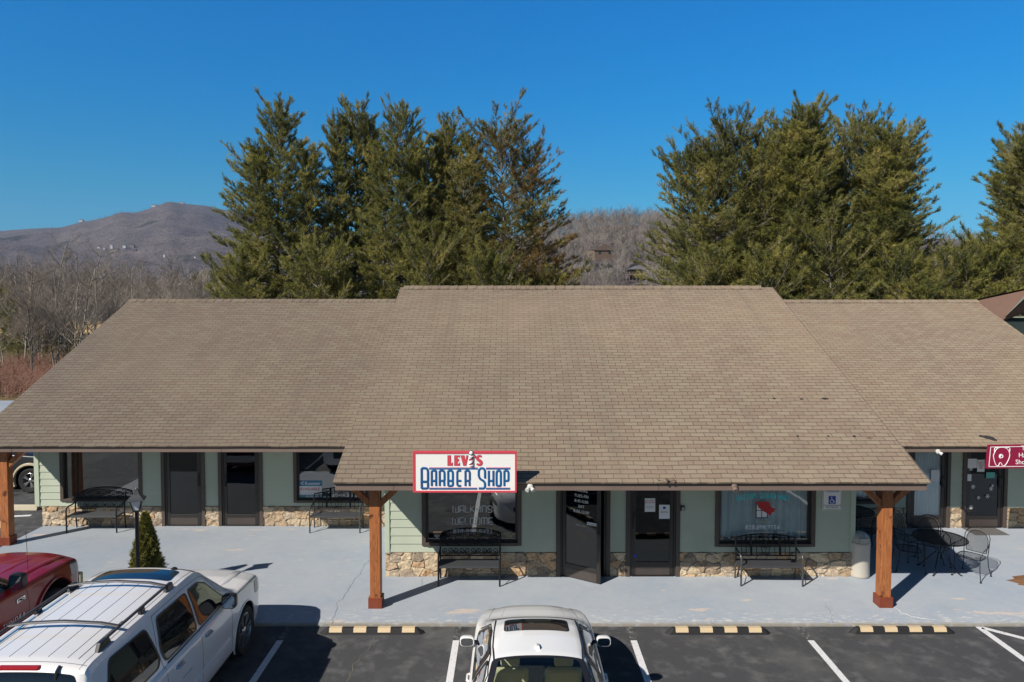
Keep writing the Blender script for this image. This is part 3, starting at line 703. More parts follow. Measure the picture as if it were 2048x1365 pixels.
# --- barber sign: standing in front of the fascia
sx0, sx1, sz0, sz1, sy = -1.79, .085, 2.385, 3.135, 12.70
SG = empty('barber_sign', ((sx0+sx1)/2, sy, sz0), 'white barber shop sign with red border and blue lettering on the roof edge', 'sign')
SWd, SHt = sx1-sx0, sz1-sz0
def S(px, py): return (sx0+SWd*(px-55)/1890., sz1-SHt*(py-118)/752.)   # measured on an enlargement of the sign
m = MB(); m.box(sx0+.02, sx1-.02, sy, sy+.05, sz0+.02, sz1-.02); m.build('panel', M['white_sign'], SG)
m = MB(); b = .042
m.box(sx0, sx1, sy-.012, sy+.06, sz1-b, sz1); m.box(sx0, sx1, sy-.012, sy+.06, sz0, sz0+b*.8); m.box(sx0, sx0+b, sy-.012, sy+.06, sz0+b*.8, sz1-b); m.box(sx1-b*.8, sx1, sy-.012, sy+.06, sz0+b*.8, sz1-b)
m.build('border', M['sign_red'], SG, bevel=.004)
m = MB()
for x in (-1.45, -.3): m.box(x-.02, x+.02, sy+.06, 12.95, 2.40, 2.44); m.bar((x,sy+.07,3.0),(x,13.25,2.72),.03)
m.build('bracket', M['alu'], SG)
m = MB()
for (a, b, y0, y1) in ((350,1235,424,447),(1385,1828,424,447),(350,1225,790,815),(1385,1825,790,815)):
    p, q = S(a, y0), S(b, y1); m.box(p[0], q[0], sy-.006, sy-.001, q[1], p[1])
m.build('stripe', M['sign_blue'], SG)
m = MB()
for (a, b, y0, y1) in ((350,1235,403,416),(1385,1828,403,420),(350,1225,776,783),(1385,1825,776,783)):
    p, q = S(a, y0), S(b, y1); m.box(p[0], q[0], sy-.0055, sy-.001, q[1], p[1])
m.build('pink_stripe', M['sign_pink'], SG)
m = MB(); zb = S(0,748)[1]; h = S(0,470)[1]-zb; px = SWd/1890.; ztop = S(0,470)[1]
def put(ch, x0, x1, z0=None, z1=None, r=.0205):
    z0 = zb if z0 is None else z0; z1 = ztop if z1 is None else z1
    w, st = DECO[ch]
    for p in st: m.tube([(S(x0,0)[0]+a/w*(x1-x0)*px, sy-.002, z0+b*(z1-z0)) for a, b in p], r, 10, squash=(1,.5,1))
BZ0, BZ1 = S(0,795)[1], S(0,425)[1]
put('B', 215, 335, BZ0, BZ1, .022)
for ch, a, b in (('A',398,478),('R',543,630),('B',698,786),('E',862,930),('R',1012,1090),('H',1437,1520),('O',1578,1655),('P',1720,1795)): put(ch, a, b)
put('S', 1252, 1368, BZ0, BZ1, .021)
m.build('lettering', M['sign_blue'], SG, smooth=True)
def glyphs(mat, grow, y, name):
    m = MB()
    def P(*pts):
        cx = sum(p[0] for p in pts)/len(pts); cy = sum(p[1] for p in pts)/len(pts)
        poly_mesh(m, [S(x, yy) for x, yy in pts], y)
    g = grow
    for r in ([(690-g,195-g),(745+g,195-g),(745+g,375+g),(690-g,375+g)], [(745,350-g),(778+g,320-g),(778+g,375+g),(745,375+g)],
              [(812-g,195-g),(865+g,195-g),(865+g,375+g),(812-g,375+g)], [(865,195-g),(905+g,195-g),(905+g,232+g),(885-g,215+g),(865,215+g)], [(865,268-g),(892+g,262-g),(892+g,298+g),(865,292+g)], [(865,352+g-g),(885-g,352-g),(908+g,325-g),(908+g,375+g),(865,375+g)]): P(*r)
    m2 = [(925-g,195-g),(990+g,195-g),(1012,300-g),(1030-g,195-g),(1062+g,195-g),(1022+g,375+g),(978-g,375+g)]; P(*m2)
    P((1172-g,195-g),(1198+g,195-g),(1195+g,225+g),(1180,240+g))
    s = [(1305,222),(1285,202),(1250,205),(1225,232),(1232,262),(1275,292),(1305,318),(1300,350),(1270,368),(1235,360),(1220,340)]
    s = chaikin(s, 2, False); n = len(s); rs = [(.011+.014*math.sin(PI*i/(n-1)))+g*px*.9 for i in range(n)]
    m.tube([(S(*p)[0], y, S(*p)[1]) for p in s], rs, 10, squash=(1,.12,1))
    m.build(name, M[mat], SG)
glyphs('sign_navy', 5, sy-.0005, 'letter_outline'); glyphs('sign_red', 0, sy-.0055, 'lettering')
# barber pole standing for the letter I, with a ball on top
c = S(1118, 0)[0]; pw = 40*px; z0, z1 = S(0,372)[1], S(0,205)[1]
PO = MB().lathe([(pw*1.08,z0-.006),(pw*1.12,z0+.004),(pw,z0+.01),(pw,z1-.005),(pw*1.12,z1),(pw*.9,z1+.008)], 20, (c, sy-.005, 0)).build('barber_pole', M['white_sign'], SG, smooth=True, angle=60)
for k, (mt, off) in enumerate((('sign_navy',0),('sign_red',.33))):
    m = MB()
    for j in range(-1, 3):
        base = z0+(z1-z0)*(j*.52+off*1.3)
        v = []; 
        for i in range(9):
            a = PI+PI*i/8; x = c+pw*1.03*math.cos(a); y = sy-.005+pw*1.03*math.sin(a); zz = base+(z1-z0)*.34*i/8
            for d in (0, .022): v.append((x, y, min(max(zz+d, z0+.01), z1-.004)))
        m.add(v, [(2*i,2*i+2,2*i+3,2*i+1) for i in range(8)])
    m.build('pole_stripe', M[mt], PO)
bc = S(1118, 145); m = MB(); m.lathe([(.001,-.036),(.02,-.031),(.033,-.016),(.037,0),(.033,.016),(.02,.031),(.001,.036)], 20, (bc[0], sy-.012, bc[1])); m.build('pole_ball', M['white_sign'], SG, smooth=True)
m = MB(); m.tube([(bc[0]+.041*math.cos(a), sy-.013, bc[1]+.041*math.sin(a)) for a in [2*PI*i/24 for i in range(24)]], .005, 6, closed=True); m.build('ball_outline', M['sign_navy'], SG)

# --- barber window lettering (inside the glass)
gy = YM+.047
def wl(px, py): return W(px, py, gy)
m = MB()
for wd, py0, py1, pxl, pxr in (('WALK-INS',1025,1012,906,984),('WELCOME',1049,1036,905,985)):
    x0, z0 = wl(pxl, py0); x1, z1 = wl(pxr, py1); h = z1-z0; tot = sum(DECO[ch][0] for ch in wd)+.16*(len(wd)-1); k = (x1-x0)/(tot*h)
    x = x0
    for ch in wd:
        w, st = DECO[ch]
        for p in st:
            m.tube([(x+a*h*k, gy, z0+b*h) for a, b in p], .0085, 5, squash=(1,.3,1))
        x += (w+.16)*h*k
m.build('lettering', M['letter_grey'], WB)
a, b = wl(946, 1068.5); text('phone_number', '828-898-8421', (a, gy, b), .15, 'letter_grey', WB, ext=.002)
m = MB(); z0 = wl(0,1001)[1]
x = wl(856,0)[0]; z0 -= .015
for ch, wdt in (('O',.17),('P',.16),('E',.15),('N',.16)):
    w, st = DECO[ch]
    for p in st: m.tube([(x+a/w*wdt, gy+.02, z0+b*.17) for a, b in p], .008, 6)
    x += wdt+.085
m.build('neon_letters', M['neon_off'], WB, smooth=True)
m = MB(); cx, cz = wl(874, 1075)
for r in (.03,.055,.08): m.tube([(cx+r*math.cos(R(q)), gy, cz-.03+r*math.sin(R(q))) for q in range(45,136,10)], .006, 5, squash=(1,.3,1))
m.lathe([(.001,-.002),(.01,0),(.001,.002)], 8, (cx, gy, cz-.03), 'y'); m.build('wifi_decal', M['letter_white'], WB)
cx, cz = wl(1020, 1072); text('decal_text', 'GINGER·GOLD\nPOMADE', (cx, gy, cz+.03), .045, 'letter_yellow', WB, ext=.001); text('decal_text', 'SOLD HERE', (cx, gy, cz-.10), .04, 'letter_yellow', WB, ext=.001)
m = MB()
for s in (-1, 1): m.tube([(cx-s*.06, gy, cz-.055),(cx, gy, cz-.03),(cx+s*.07, gy, cz-.005)], .005, 5)
m.build('decal_mark', M['letter_yellow'], WB)
# --- hours on the open door (turned with the leaf)
def on_leaf(x, z, off=-.006):   # x along the leaf from the hinge
    a, b, st, y0 = LEAF; dx, dy = x, off; c, s = math.cos(ANG), math.sin(ANG); return (HP[0]+c*dx-s*dy, HP[1]+s*dx+c*dy, z)
lw = LEAF[1]-LEAF[0]
for s_, z, sz in (('HOURS',1.86,.085),('TUES-FRI',1.745,.085),('8:45-5:00',1.635,.085),('SAT',1.525,.085),('8:00-12:00',1.415,.085),('PERMIT ONLY',1.14,.04)):
    text('lettering', s_, on_leaf(lw*.50, z, .012), sz, 'letter_white' if sz > .05 else 'letter_grey', DB, rotz=ANG, ext=.001)
q = MB(); p0, p1 = on_leaf(lw*.66, 1.20, -.002), on_leaf(lw*.66+.24, 1.20, -.002); q.add([p0,p1,(p1[0],p1[1],1.26),(p0[0],p0[1],1.26)], [(0,1,2,3)]); q.build('door_notice', M['paper'], DB)
text('notice_text', 'No Smoking', on_leaf(lw*.66+.11, 1.217, -.006), .036, 'ink_black', DB, rotz=ANG, ext=.0005)
# --- notices on the dark door and lock box
def notice(px0, py0, px1, py1, y, parent, name='notice'):
    a, b = W(px0, py1, y), W(px1, py0, y); m = MB(); m.box(a[0], b[0], y-.002, y, a[1], b[1]); return m.build(name, M['paper'], parent), a, b
gyd = YM-.006
n, a, b = notice(1289.5,997,1310.5,1024,gyd,DC)
text('notice_text', 'NO PUBLIC\nRESTROOM', ((a[0]+b[0])/2, gyd-.003, b[1]-.06), .042, 'ink_red', DC, ext=.0005); text('notice_text', 'please use the door\nto the right, thanks', ((a[0]+b[0])/2, gyd-.003, b[1]-.185), .02, 'ink_black', DC, ext=.0005)
n, a, b = notice(1318,1010,1339.5,1038,gyd,DC)
text('notice_text', 'masks are kindly\nrequested inside', ((a[0]+b[0])/2, gyd-.003, b[1]-.15), .023, 'ink_black', DC, ext=.0005)
m = MB(); cx = (a[0]+b[0])/2; m.prism([(cx-.03,b[1]-.04),(cx+.01,b[1]-.04),(cx+.04,b[1]-.065),(cx+.01,b[1]-.09),(cx-.03,b[1]-.09)], 'y', gyd-.004, gyd-.001); m.build('notice_mark', M['ink_blue'], DC)
cx, cz = W(1270,1112,gyd); m = MB(); m.prism([(cx-.03,cz),(cx-.045,cz+.02),(cx,cz+.04),(cx+.045,cz+.02),(cx+.03,cz),(cx+.02,cz-.04),(cx-.02,cz-.04)], 'y', gyd-.003, gyd); m.build('shield_sticker', M['ink_blue'], DC)
t = empty('key_box', (W(1364.5,1016,YM)[0], YM-.03, W(0,1016,YM)[1]), 'small black and grey key lock box on the siding', 'lock box')
x, z = t.location.x, t.location.z; MB().box(x-.045, x+.045, YM-.06, YM-.018, z-.055, z+.055).build('case', M['handle'], t, bevel=.01)
m = MB(); m.box(x-.025, x+.035, YM-.066, YM-.06, z-.05, z+.03); m.build('cover', M['grey_plastic'], t, bevel=.003)
# --- curtain shop lettering
def cl(px, py): return W(px, py, gy)
word = 'CUSTOM COVERINGS'; n = len(word)
for i, ch in enumerate(word):
    if ch == ' ': continue
    u = (i+.5)/n*2-1; x, z = cl(1526+u*54, 1002-5*(1-u*u))
    a = math.atan2(10*u*1.0, 54.)*-1
    o = text('lettering', ch, (x, gy-.004, z), .15, 'teal', WC, ext=.001, sx=.60); o.data.offset = .004; o.rotation_euler = (PI/2, -a*.6, 0)
def E5(px, py): return cl(1360+px/4.55, 940+py/4.55)
m = MB(); fr = [(690,300),(800,300),(800,440),(690,440)]; P = [E5(*p) for p in fr]
t_ = .016; x0, x1 = P[0][0], P[1][0]; z0, z1 = P[2][1], P[0][1]
m.box(x0, x0+t_*1.2, gy-.003, gy, z0, z1); m.box(x1-t_, x1, gy-.003, gy, z0, z1); m.box(x0, x1, gy-.0035, gy-.0005, z0, z0+t_); m.box(x0, x1, gy-.0035, gy-.0005, z1-t_, z1)
m.box((x0+x1)/2-.006, (x0+x1)/2+.006, gy-.0032, gy, z0, z1); m.box(x0, x1, gy-.0038, gy-.0002, (z0+z1)/2-.006, (z0+z1)/2+.006); m.build('emblem_frame', M['vinyl_black'], WC)
MB().box(x0+.01, x1-.01, gy+.001, gy+.003, z0+.01, z1-.01).build('emblem_pane', M['paper'], WC)
cur = [(690,290),(808,290),(812,312),(835,345),(882,358),(850,368),(866,380),(838,385),(820,420),(790,395),(760,378),(715,345)]
m = MB(); poly_mesh(m, [E5(*p) for p in cur], gy-.006, .002); m.build('emblem_curtain', M['curtain_red'], WC)
m = MB()
for l in ([(700,310),(740,350),(790,395)],[(730,300),(770,345),(815,400)],[(770,300),(800,340),(860,375)]): m.tube([(E5(*p)[0], gy-.009, E5(*p)[1]) for p in l], .003, 4)
m.build('emblem_fold', M['vinyl_black'], WC)
x, z = cl(1525.5, 1046); text('lettering', 'Since 2004', (x, gy, z), .07, 'letter_yellow', WC, ext=.001)
x, z = cl(1525, 1059.5); text('phone_number', '828.898.7154', (x, gy, z), .135, 'letter_white', WC, ext=.001).data.offset = .002
x, z = cl(1525, 1067); text('lettering', 'Appointment Only', (x, gy, z), .06, 'letter_grey', WC, ext=.001)
# --- parking sign on the siding
x0, z0 = W(1644.5, 1020.5, YM-.03); x1 = W(1683, 1020, YM-.03)[0]; PS = empty('parking_sign', ((x0+x1)/2, YM-.03, z0), 'white reserved parking sign with a blue wheelchair symbol on the siding', 'sign')
y = YM-.034; z1 = z0+.60
MB().box(x0, x1, y, y+.006, z0, z1).build('panel', M['white_sign'], PS, bevel=.002)
m = MB(); e = .012
for b in ((x0+e,x1-e,z0+e,z0+e+.006),(x0+e,x1-e,z1-e-.006,z1-e),(x0+e,x0+e+.006,z0+e,z1-e),(x1-e-.006,x1-e,z0+e,z1-e)): m.box(b[0], b[1], y-.002, y, b[2], b[3])
m.build('edge_line', M['ink_black'], PS)
cx = (x0+x1)/2
text('lettering', 'RESERVED\nPARKING', (cx, y-.002, z1-.13), .105, 'ink_blue', PS, ext=.001, sx=.66).data.space_line = .85
text('lettering', 'STATE DISABLED PARKING\nPERMIT REQUIRED', (cx, y-.002, z0+.085), .040, 'ink_black', PS, ext=.0005, sx=.8)
zc = z0+.215; MB().box(cx-.075, cx+.075, y-.0025, y, zc-.085, zc+.085).build('symbol_panel', M['ink_blue'], PS)
m = MB(); yy = y-.005
m.tube([(cx+.042*math.cos(R(a))-.005, yy, zc-.028+.038*math.sin(R(a))) for a in range(120,401,20)], .006, 6); m.tube([(cx-.012,yy,zc+.035),(cx-.008,yy,zc-.005),(cx+.028,yy,zc-.008),(cx+.042,yy,zc-.045),(cx+.055,yy,zc-.04)], .007, 6); m.tube([(cx-.01,yy,zc+.015),(cx+.022,yy,zc+.015)], .005, 6)
m.lathe([(.001,-.003),(.013,0),(.001,.003)], 10, (cx-.012,yy,zc+.058), 'y'); m.build('wheelchair_symbol', M['letter_white'], PS)
# --- notices in the left window
gl = YL+.047; a, b = W(595.5,997,gl), W(644,961.5,gl); x0, x1, z0, z1 = a[0], b[0], a[1], b[1]
NS = empty('window_notice', ((x0+x1)/2, gl, z0), 'blue and white available notice in the window by the bench', 'notice')
MB().box(x0, x1, gl, gl+.003, z1-.145, z1).build('blue_band', plain('notice_blue', (.03,.17,.33), .5), NS); MB().box(x0, x1, gl, gl+.003, z0+.09, z1-.145).build('white_band', M['paper'], NS); MB().box(x0, x1, gl, gl+.003, z0, z0+.09).build('footer_band', plain('notice_teal', (.10,.28,.38), .5), NS)
h = z1-z0; cx = (x0+x1)/2
text('lettering', 'Kuester', (x0+.185, gl-.003, z1-.115), .125, 'letter_white', NS, align='LEFT'); text('lettering', 'AVAILABLE', (cx, gl-.003, z1-.255), .105, 'ink_red', NS); text('lettering', 'Daniel KUESTER', (cx+.04, gl-.003, z0+.105), .06, 'letter_grey', NS); text('lettering', '828.898.9595', (cx+.06, gl-.003, z0+.025), .06, 'letter_white', NS)
m = MB(); q = x0+.125; zc = z1-.075
m.tube([(q-.03,gl-.004,zc-.03),(q-.03,gl-.004,zc+.03)], .009, 6); m.tube([(q+.03,gl-.004,zc+.04),(q-.01,gl-.004,zc),(q+.03,gl-.004,zc-.04)], .009, 6); m.tube([(q-.015,gl-.004,zc+.045),(q+.03,gl-.004,zc+.045)], .007, 6); m.build('emblem', M['letter_white'], NS)
# --- maroon sign at the right edge
HS = empty('hanging_sign', (11.9, 16.1, 2.0), 'maroon shop sign with a white pig outline on the right eave', 'sign')
yr_ = 16.12; x0, x1 = 10.88, 13.05; z0, z1 = 1.965, 2.51
def hz(x, top): k = (x-x0)/(x1-x0); return (z1+.03*k) if top else (z0+.02*k)
m = MB(); v = [(x0-.02,z0),(x1,z0+.02),(x1+.02,z1+.03),(x0+.02,z1)]; m.prism(v, 'y', yr_, yr_+.04); m.build('panel', M['maroon'], HS, bevel=.004)
m = MB(); p = [(x0+.045,z0+.045),(x1-.05,z0+.065),(x1-.03,z1-.015),(x0+.075,z1-.045)]
for i in range(4): m.bar((p[i][0],yr_-.003,p[i][1]),(p[(i+1)%4][0],yr_-.003,p[(i+1)%4][1]),.012,.006,up=(0,1,0))
m.build('border_line', M['letter_white'], HS)
def H(px, py): return (x0+(px-240)/ (776-240)*(2048-1975)/1420*16.5*1.0, 0) 
def HP_(px, py): return W(1940+px*108/776., 880+py*190/1365., yr_-.004)
m = MB()
body = [(345,200),(335,230),(345,290),(375,375),(412,375),(425,330),(450,330),(462,375),(505,375),(555,290),(575,220),(560,160),(530,125),(480,108),(430,108),(380,130)]
m.tube([(HP_(*p)[0], yr_-.004, HP_(*p)[1]) for p in chaikin(body, 2)], .008, 6, closed=True)
for e_ in ([(352,175),(350,115),(405,108)],[(515,112),(575,108),(572,170)]): m.tube([(HP_(*p)[0], yr_-.004, HP_(*p)[1]) for p in chaikin(e_, 2, False)], .008, 6)
m.tube([(HP_(450+ (32-20*i/24)*math.cos(i*.42+2), 238+(34-22*i/24)*math.sin(i*.42+2))[0], yr_-.004, HP_(0, 238+(34-22*i/24)*math.sin(i*.42+2))[1]) for i in range(25)], .009, 6); m.build('pig_outline', M['letter_white'], HS)
for s_, px_, py_ in (('The', 735, 150), ('Ham', 695, 252), ('Shoppe', 652, 350)):
    a = HP_(px_, py_); text('lettering', s_, (a[0], yr_-.004, a[1]), .15, 'letter_white', HS, align='LEFT', ext=.002)
# notices on the right doors
for px0, py0, px1, py1, mt, nm in ((1931.5,918,1954,936.5,'paper','notice'),(1954,920,1969.5,944,'paper','notice'),(1934,949,1943,962.5,'paper','notice'),(1972,945,1990,957,'sign_teal','teal_sticker'),(1861.5,940.5,1879,963,'paper','notice')):
    par = DH if px0 > 1900 else [o for o in B.children if o.get('label','').startswith('glass door with a pleated')][0]
    y = YR-.006; a, b = W(px0,py1,y), W(px1,py0,y)
    mt_ = M.get(mt) or M.setdefault(mt, plain(mt, (.12,.42,.36), .5))
    m = MB(); m.box(a[0], b[0], y-.002, y, a[1], b[1]); m.build(nm, mt_, par)
m = MB(); y = YR-.009
for px_, py_, r in ((1946,974,.055),(1982,978,.05),(1957,996,.045),(1975,993,.055),(1942,1015,.055),(1942,938,.055),(1985,972,.035)):
    cx, cz = W(px_, py_, y)
    for k in range(3):
        a = k*PI/3; m.bar((cx-r*math.cos(a),y,cz-r*math.sin(a)),(cx+r*math.cos(a),y-.001*k,cz+r*math.sin(a)),.010,.002,up=(0,1,0))
        for s in (-1, 1):
            ex, ez = cx+s*r*.6*math.cos(a), cz+s*r*.6*math.sin(a)
            for d in (-.6,.6): m.bar((ex,y,ez),(ex+s*r*.35*math.cos(a+d),y,ez+s*r*.35*math.sin(a+d)),.008,.002,up=(0,1,0))
m.build('snowflake_decals', M['letter_white'], DH)
text('notice_text', 'THANK YOU\nCOME IN\nWE ARE\nOPEN', (W(1962,926,YR)[0], YR-.011, W(1962,926,YR)[1]), .05, 'ink_red', DH, ext=.0005, sx=.7)
# ---------------------------------------------------------------- benches, table, chairs, lamps
def bench_frame(m, s, x, mat_r=.016):   # one side: front leg, arm, back post and rear leg
    m.tube([(x,-.23,0),(x,-.235,.40),(x,-.235,.56),(x,-.20,.615),(x,-.12,.64),(x,.02,.64),(x,.13,.66)], [.019]*2+[.017]*5, 8)
    m.tube([(x,.19,0),(x,.165,.22),(x,.14,.40),(x,.15,.62),(x,.20,.86)], .018, 8)
    m.bar((x,-.235,.40),(x,.145,.40),.03,.022); m.tube([(x,-.22,.12),(x,.0,.30),(x,.15,.38)], .008, 6)
def make_bench(kind):
    b = empty('bench', (0,0,0)); w = .625
    for s in (-1, 1):
        m = MB(); bench_frame(m, s, s*w); m.build('side_frame', M['iron2'] if kind == 'slat' else M['iron'], b, smooth=True)
    m = MB()
    for i in range(7):
        y = -.215+i*.056; m.box(-w+.012, w-.012, y, y+.042, .405-.006*math.sin(i/6*PI), .424-.006*math.sin(i/6*PI))
    m.box(-w+.01, w-.01, -.245, -.215, .385, .42); m.build('seat', M['slat'] if kind == 'slat' else M['iron2'], b, bevel=.003)
    m = MB(); Y = lambda z: .15+(z-.50)*.14; n = 16
    top = lambda x: .86+(.075 if kind == 'slat' else .10)*(1-(x/w)**2)
    m.tube([(x, Y(top(x)), top(x)) for x in [-w+2*w*i/n for i in range(n+1)]], .015, 8)
    m.tube([(-w,Y(.50),.50),(w,Y(.50),.50)], .014, 8)
    if kind == 'slat':
        m.tube([(x, Y(top(x)-.045), top(x)-.045) for x in [-w+2*w*i/n for i in range(n+1)]], .008, 6)
        for i, x in enumerate([-.50,-.405,-.30,-.19, .19,.30,.405,.50]):
            z1 = top(x)-.01
            m.bar((x,Y(.5),.5),(x,Y(z1),z1), .045 if i in (2,5) else .012, .010)
        for s in (-1, 1): # centre medallion
            m.tube([(s*.015,Y(.5),.5),(s*.07,Y(.58),.58),(s*.10,Y(.68),.68),(s*.07,Y(.80),.80),(s*.01,Y(.9),.9)], .007, 6)
            m.tube([(p[0]*s, Y(p[1]), p[1]) for p in spiral(.04,.66,.035,.008,0,1.2,12)], .006, 5); m.tube([(p[0]*s, Y(p[1]), p[1]) for p in spiral(.035,.78,.03,.008,2,1.,12)], .006, 5)
            m.tube([(0,Y(.88),.88),(s*.12,Y(.93),.93)], .006, 5); m.tube([(0,Y(.56),.56),(s*.10,Y(.51),.51)], .006, 5)
        m.tube([(0,Y(.5),.5),(0,Y(.93),.93)], .006, 5)
    else:
        m.tube([(x, Y(.70), .70) for x in (-w, w)], .012, 6)
        m.tube([(x, Y(top(x)-.035), top(x)-.035) for x in [-w+2*w*i/n for i in range(n+1)]], .008, 6)
        for k in range(-2, 3):
            for s in (-1, 1):
                c = k*.235
                m.tube([(c+s*(p[0]), Y(p[1]), p[1]) for p in spiral(.055,.60,.055,.012,-1.2,1.35,18)], .008, 5)
                m.tube([(c+s*p[0], Y(p[1]), p[1]) for p in [(.0,.51),(.03,.54),(.09,.53),(.117,.60)]], .008, 5)
                m.tube([(c+s*p[0], Y(p[1]), p[1]) for p in spiral(.05,.80,.05,.01,1.0,1.3,16)], .0085, 5)
                m.tube([(c+s*p[0], Y(p[1]), p[1]) for p in [(0,.71),(.04,.74),(.10,.73),(.117,.80),(.08,.87)]], .008, 5)
            m.tube([(c,Y(.70),.70),(c,Y(.90),.90)], .006, 5)
        for x in (-.5,-.25,0,.25,.5): m.tube([(x-.1,Y(.76),.76),(x,Y(.80),.80),(x+.1,Y(.76),.76)], .008, 5)
    m.build('backrest', M['iron'], b, smooth=True)
    return b
bs = make_bench('scroll'); bl = make_bench('slat')
def place(o, x, y, rz, label, cat, group, fresh=False):
    c = o if fresh else copy_tree(o); c.location = (x, y, 0); c.rotation_euler = (0,0,rz); tag(c, label, cat, group); return c
gb = 'metal benches along the shop wall'
place(bs, -.875, 14.49, 0, 'black scrollwork bench under the barber shop window', 'bench', gb, True)
place(bs, -10.50, 17.74, 0, 'black scrollwork bench under the far left dark window, behind the lamp post', 'bench', gb)
place(bl, 5.31, 14.50, R(-1), 'black slat-back bench under the curtained window', 'bench', gb, True)
place(bl, -4.42, 17.72, 0, 'black slat-back bench under the window with the blue notice', 'bench', gb)
# patio chairs and tables
def make_chair():
    c = empty('patio_chair', (0,0,0)); w = .25; r = .0085
    m = MB()                                # seat rim
    seat = chaikin([(-.22,-.24),(.22,-.24),(.25,-.05),(.22,.22),(-.22,.22),(-.25,-.05)], 2)
    m.tube([(x,y,.43+.01*math.cos(y*6)) for x, y in seat], r, 6, closed=True)
    for s in (-1, 1):
        m.tube([(s*.27,-.27,.0),(s*.245,-.25,.2),(s*.235,-.235,.43),(s*.255,-.25,.55),(s*.275,-.20,.63),(s*.285,-.10,.655),(s*.275,.08,.66),(s*.24,.25,.70)], r, 7)
        m.tube([(s*.27,.30,0),(s*.235,.245,.22),(s*.225,.225,.43),(s*.235,.255,.62),(s*.235,.30,.80),(s*.19,.335,.90),(s*.10,.35,.955),(0,.355,.97)], r, 7)
        for y in (-.27,.30): m.lathe([(.022,0),(.022,.012),(.012,.02)], 10, (s*.27,y,0))
        m.tube([(s*.235,-.235,.41),(s*.10,-.20,.30),(s*.02,-.05,.26)], .005, 5)
    m.build('frame', M['iron'], c, smooth=True)
    m = MB(); n = len(seat); m.add([(0,0,.425)]+[(x,y,.43) for x, y in seat], [(0,1+i,1+(i+1)%n) for i in range(n)]); m.build('seat', M['mesh'], c)
    m = MB(); out = [(-.19,.47),(-.205,.62),(-.20,.78),(-.13,.88),(0,.915),(.13,.88),(.20,.78),(.205,.62),(.19,.47)]; out = chaikin(out, 2, False)
    yb = lambda z: .235+(z-.45)*.22
    m.add([(0,yb(.65)+.02,.65)]+[(x,yb(z),z) for x, z in out], [(0,1+i,2+i) for i in range(len(out)-1)]+[(0,len(out),1)]); m.build('backrest', M['mesh'], c)
    m = MB(); m.tube([(x,yb(z),z) for x, z in out], .007, 6, closed=True); m.build('back_rim', M['iron'], c, smooth=True)
    return c
def make_table():
    t = empty('patio_table', (0,0,0)); m = MB()
    m.tube([(.52*math.cos(a),.52*math.sin(a),.72) for a in [2*PI*i/40 for i in range(40)]], .014, 8, closed=True)
    for k in range(-16, 17):
        x = k*.031; l = math.sqrt(max(0,.515**2-x*x)); m.bar((x,-l,.72),(x,l,.72),.010,.004); m.bar((-l,x,.716),(l,x,.716),.010,.004)
    m.build('tabletop', M['iron'], t)
    m = MB()
    for k in range(4):
        a = PI/4+k*PI/2; c, s = math.cos(a), math.sin(a)
        m.tube([(.42*c,.42*s,.0),(.36*c,.36*s,.05),(.16*c,.16*s,.30),(.06*c,.06*s,.42),(.12*c,.12*s,.55),(.30*c,.30*s,.70)], .011, 7)
        m.lathe([(.022,0),(.022,.01)], 10, (.42*c,.42*s,0)); m.tube([(p[0]*c, p[0]*s, p[1]) for p in spiral(.12,.50,.06,.015,0,1.2,14)], .006, 5)
    m.build('leg_frame', M['iron'], t, smooth=True); return t
T0 = make_table(); place(T0, 9.22, 15.10, 0, 'round black mesh patio table on the walk beside the right cedar post', 'table', 'patio tables', True)
C0 = make_chair(); gc = 'black iron patio chairs'
# in the chair's own frame it faces -y
place(C0, 9.72, 14.80, R(-52), 'patio chair standing in the sun at the right of the round table', 'chair', gc, True)
place(C0, 8.62, 15.22, R(75), 'patio chair left of the round table, facing it from the cedar post side', 'chair', gc)
place(C0, 8.95, 15.90, R(22), 'patio chair behind the round table, its arched back against the curtained door', 'chair', gc)
place(C0, 9.35, 15.55, R(-12), 'patio chair pushed under the far right side of the round table', 'chair', gc)
place(T0, 8.2, 17.0, 0, 'round black patio table in deep shade behind the trash can', 'table', 'patio tables')
place(C0, 8.22, 16.38, R(170), 'patio chair in deep shade between the trash can and the rear table', 'chair', gc)
place(C0, 8.85, 17.05, R(-85), 'patio chair in deep shade right of the rear table', 'chair', gc)
place(C0, 8.15, 17.55, R(5), 'patio chair in deep shade with its back to the right shop window', 'chair', gc)
# trash can
tx, ty = 7.36, 14.83; tr_ = empty('trash_can', (tx,ty,0), 'beige domed trash can at the corner of the siding', 'trash can')
MB().lathe([(.19,0),(.205,.015),(.205,.05),(.205,.70),(.208,.705)], 32, (tx,ty,0)).build('body', M['beige_plastic'], tr_, smooth=True, angle=50)
MB().lathe([(.218,.70),(.218,.735),(.205,.745),(.195,.80),(.17,.87),(.12,.92),(.06,.945),(.001,.95)], 32, (tx,ty,0)).build('lid', M['beige_plastic'], tr_, smooth=True, angle=50)
m = MB(); m.prism([(tx-.10,.76),(tx+.10,.76),(tx+.09,.86),(tx-.09,.86)], 'y', ty-.205, ty-.17); m.build('flap', plain('beige_flap', (.42,.39,.34), .5), tr_)
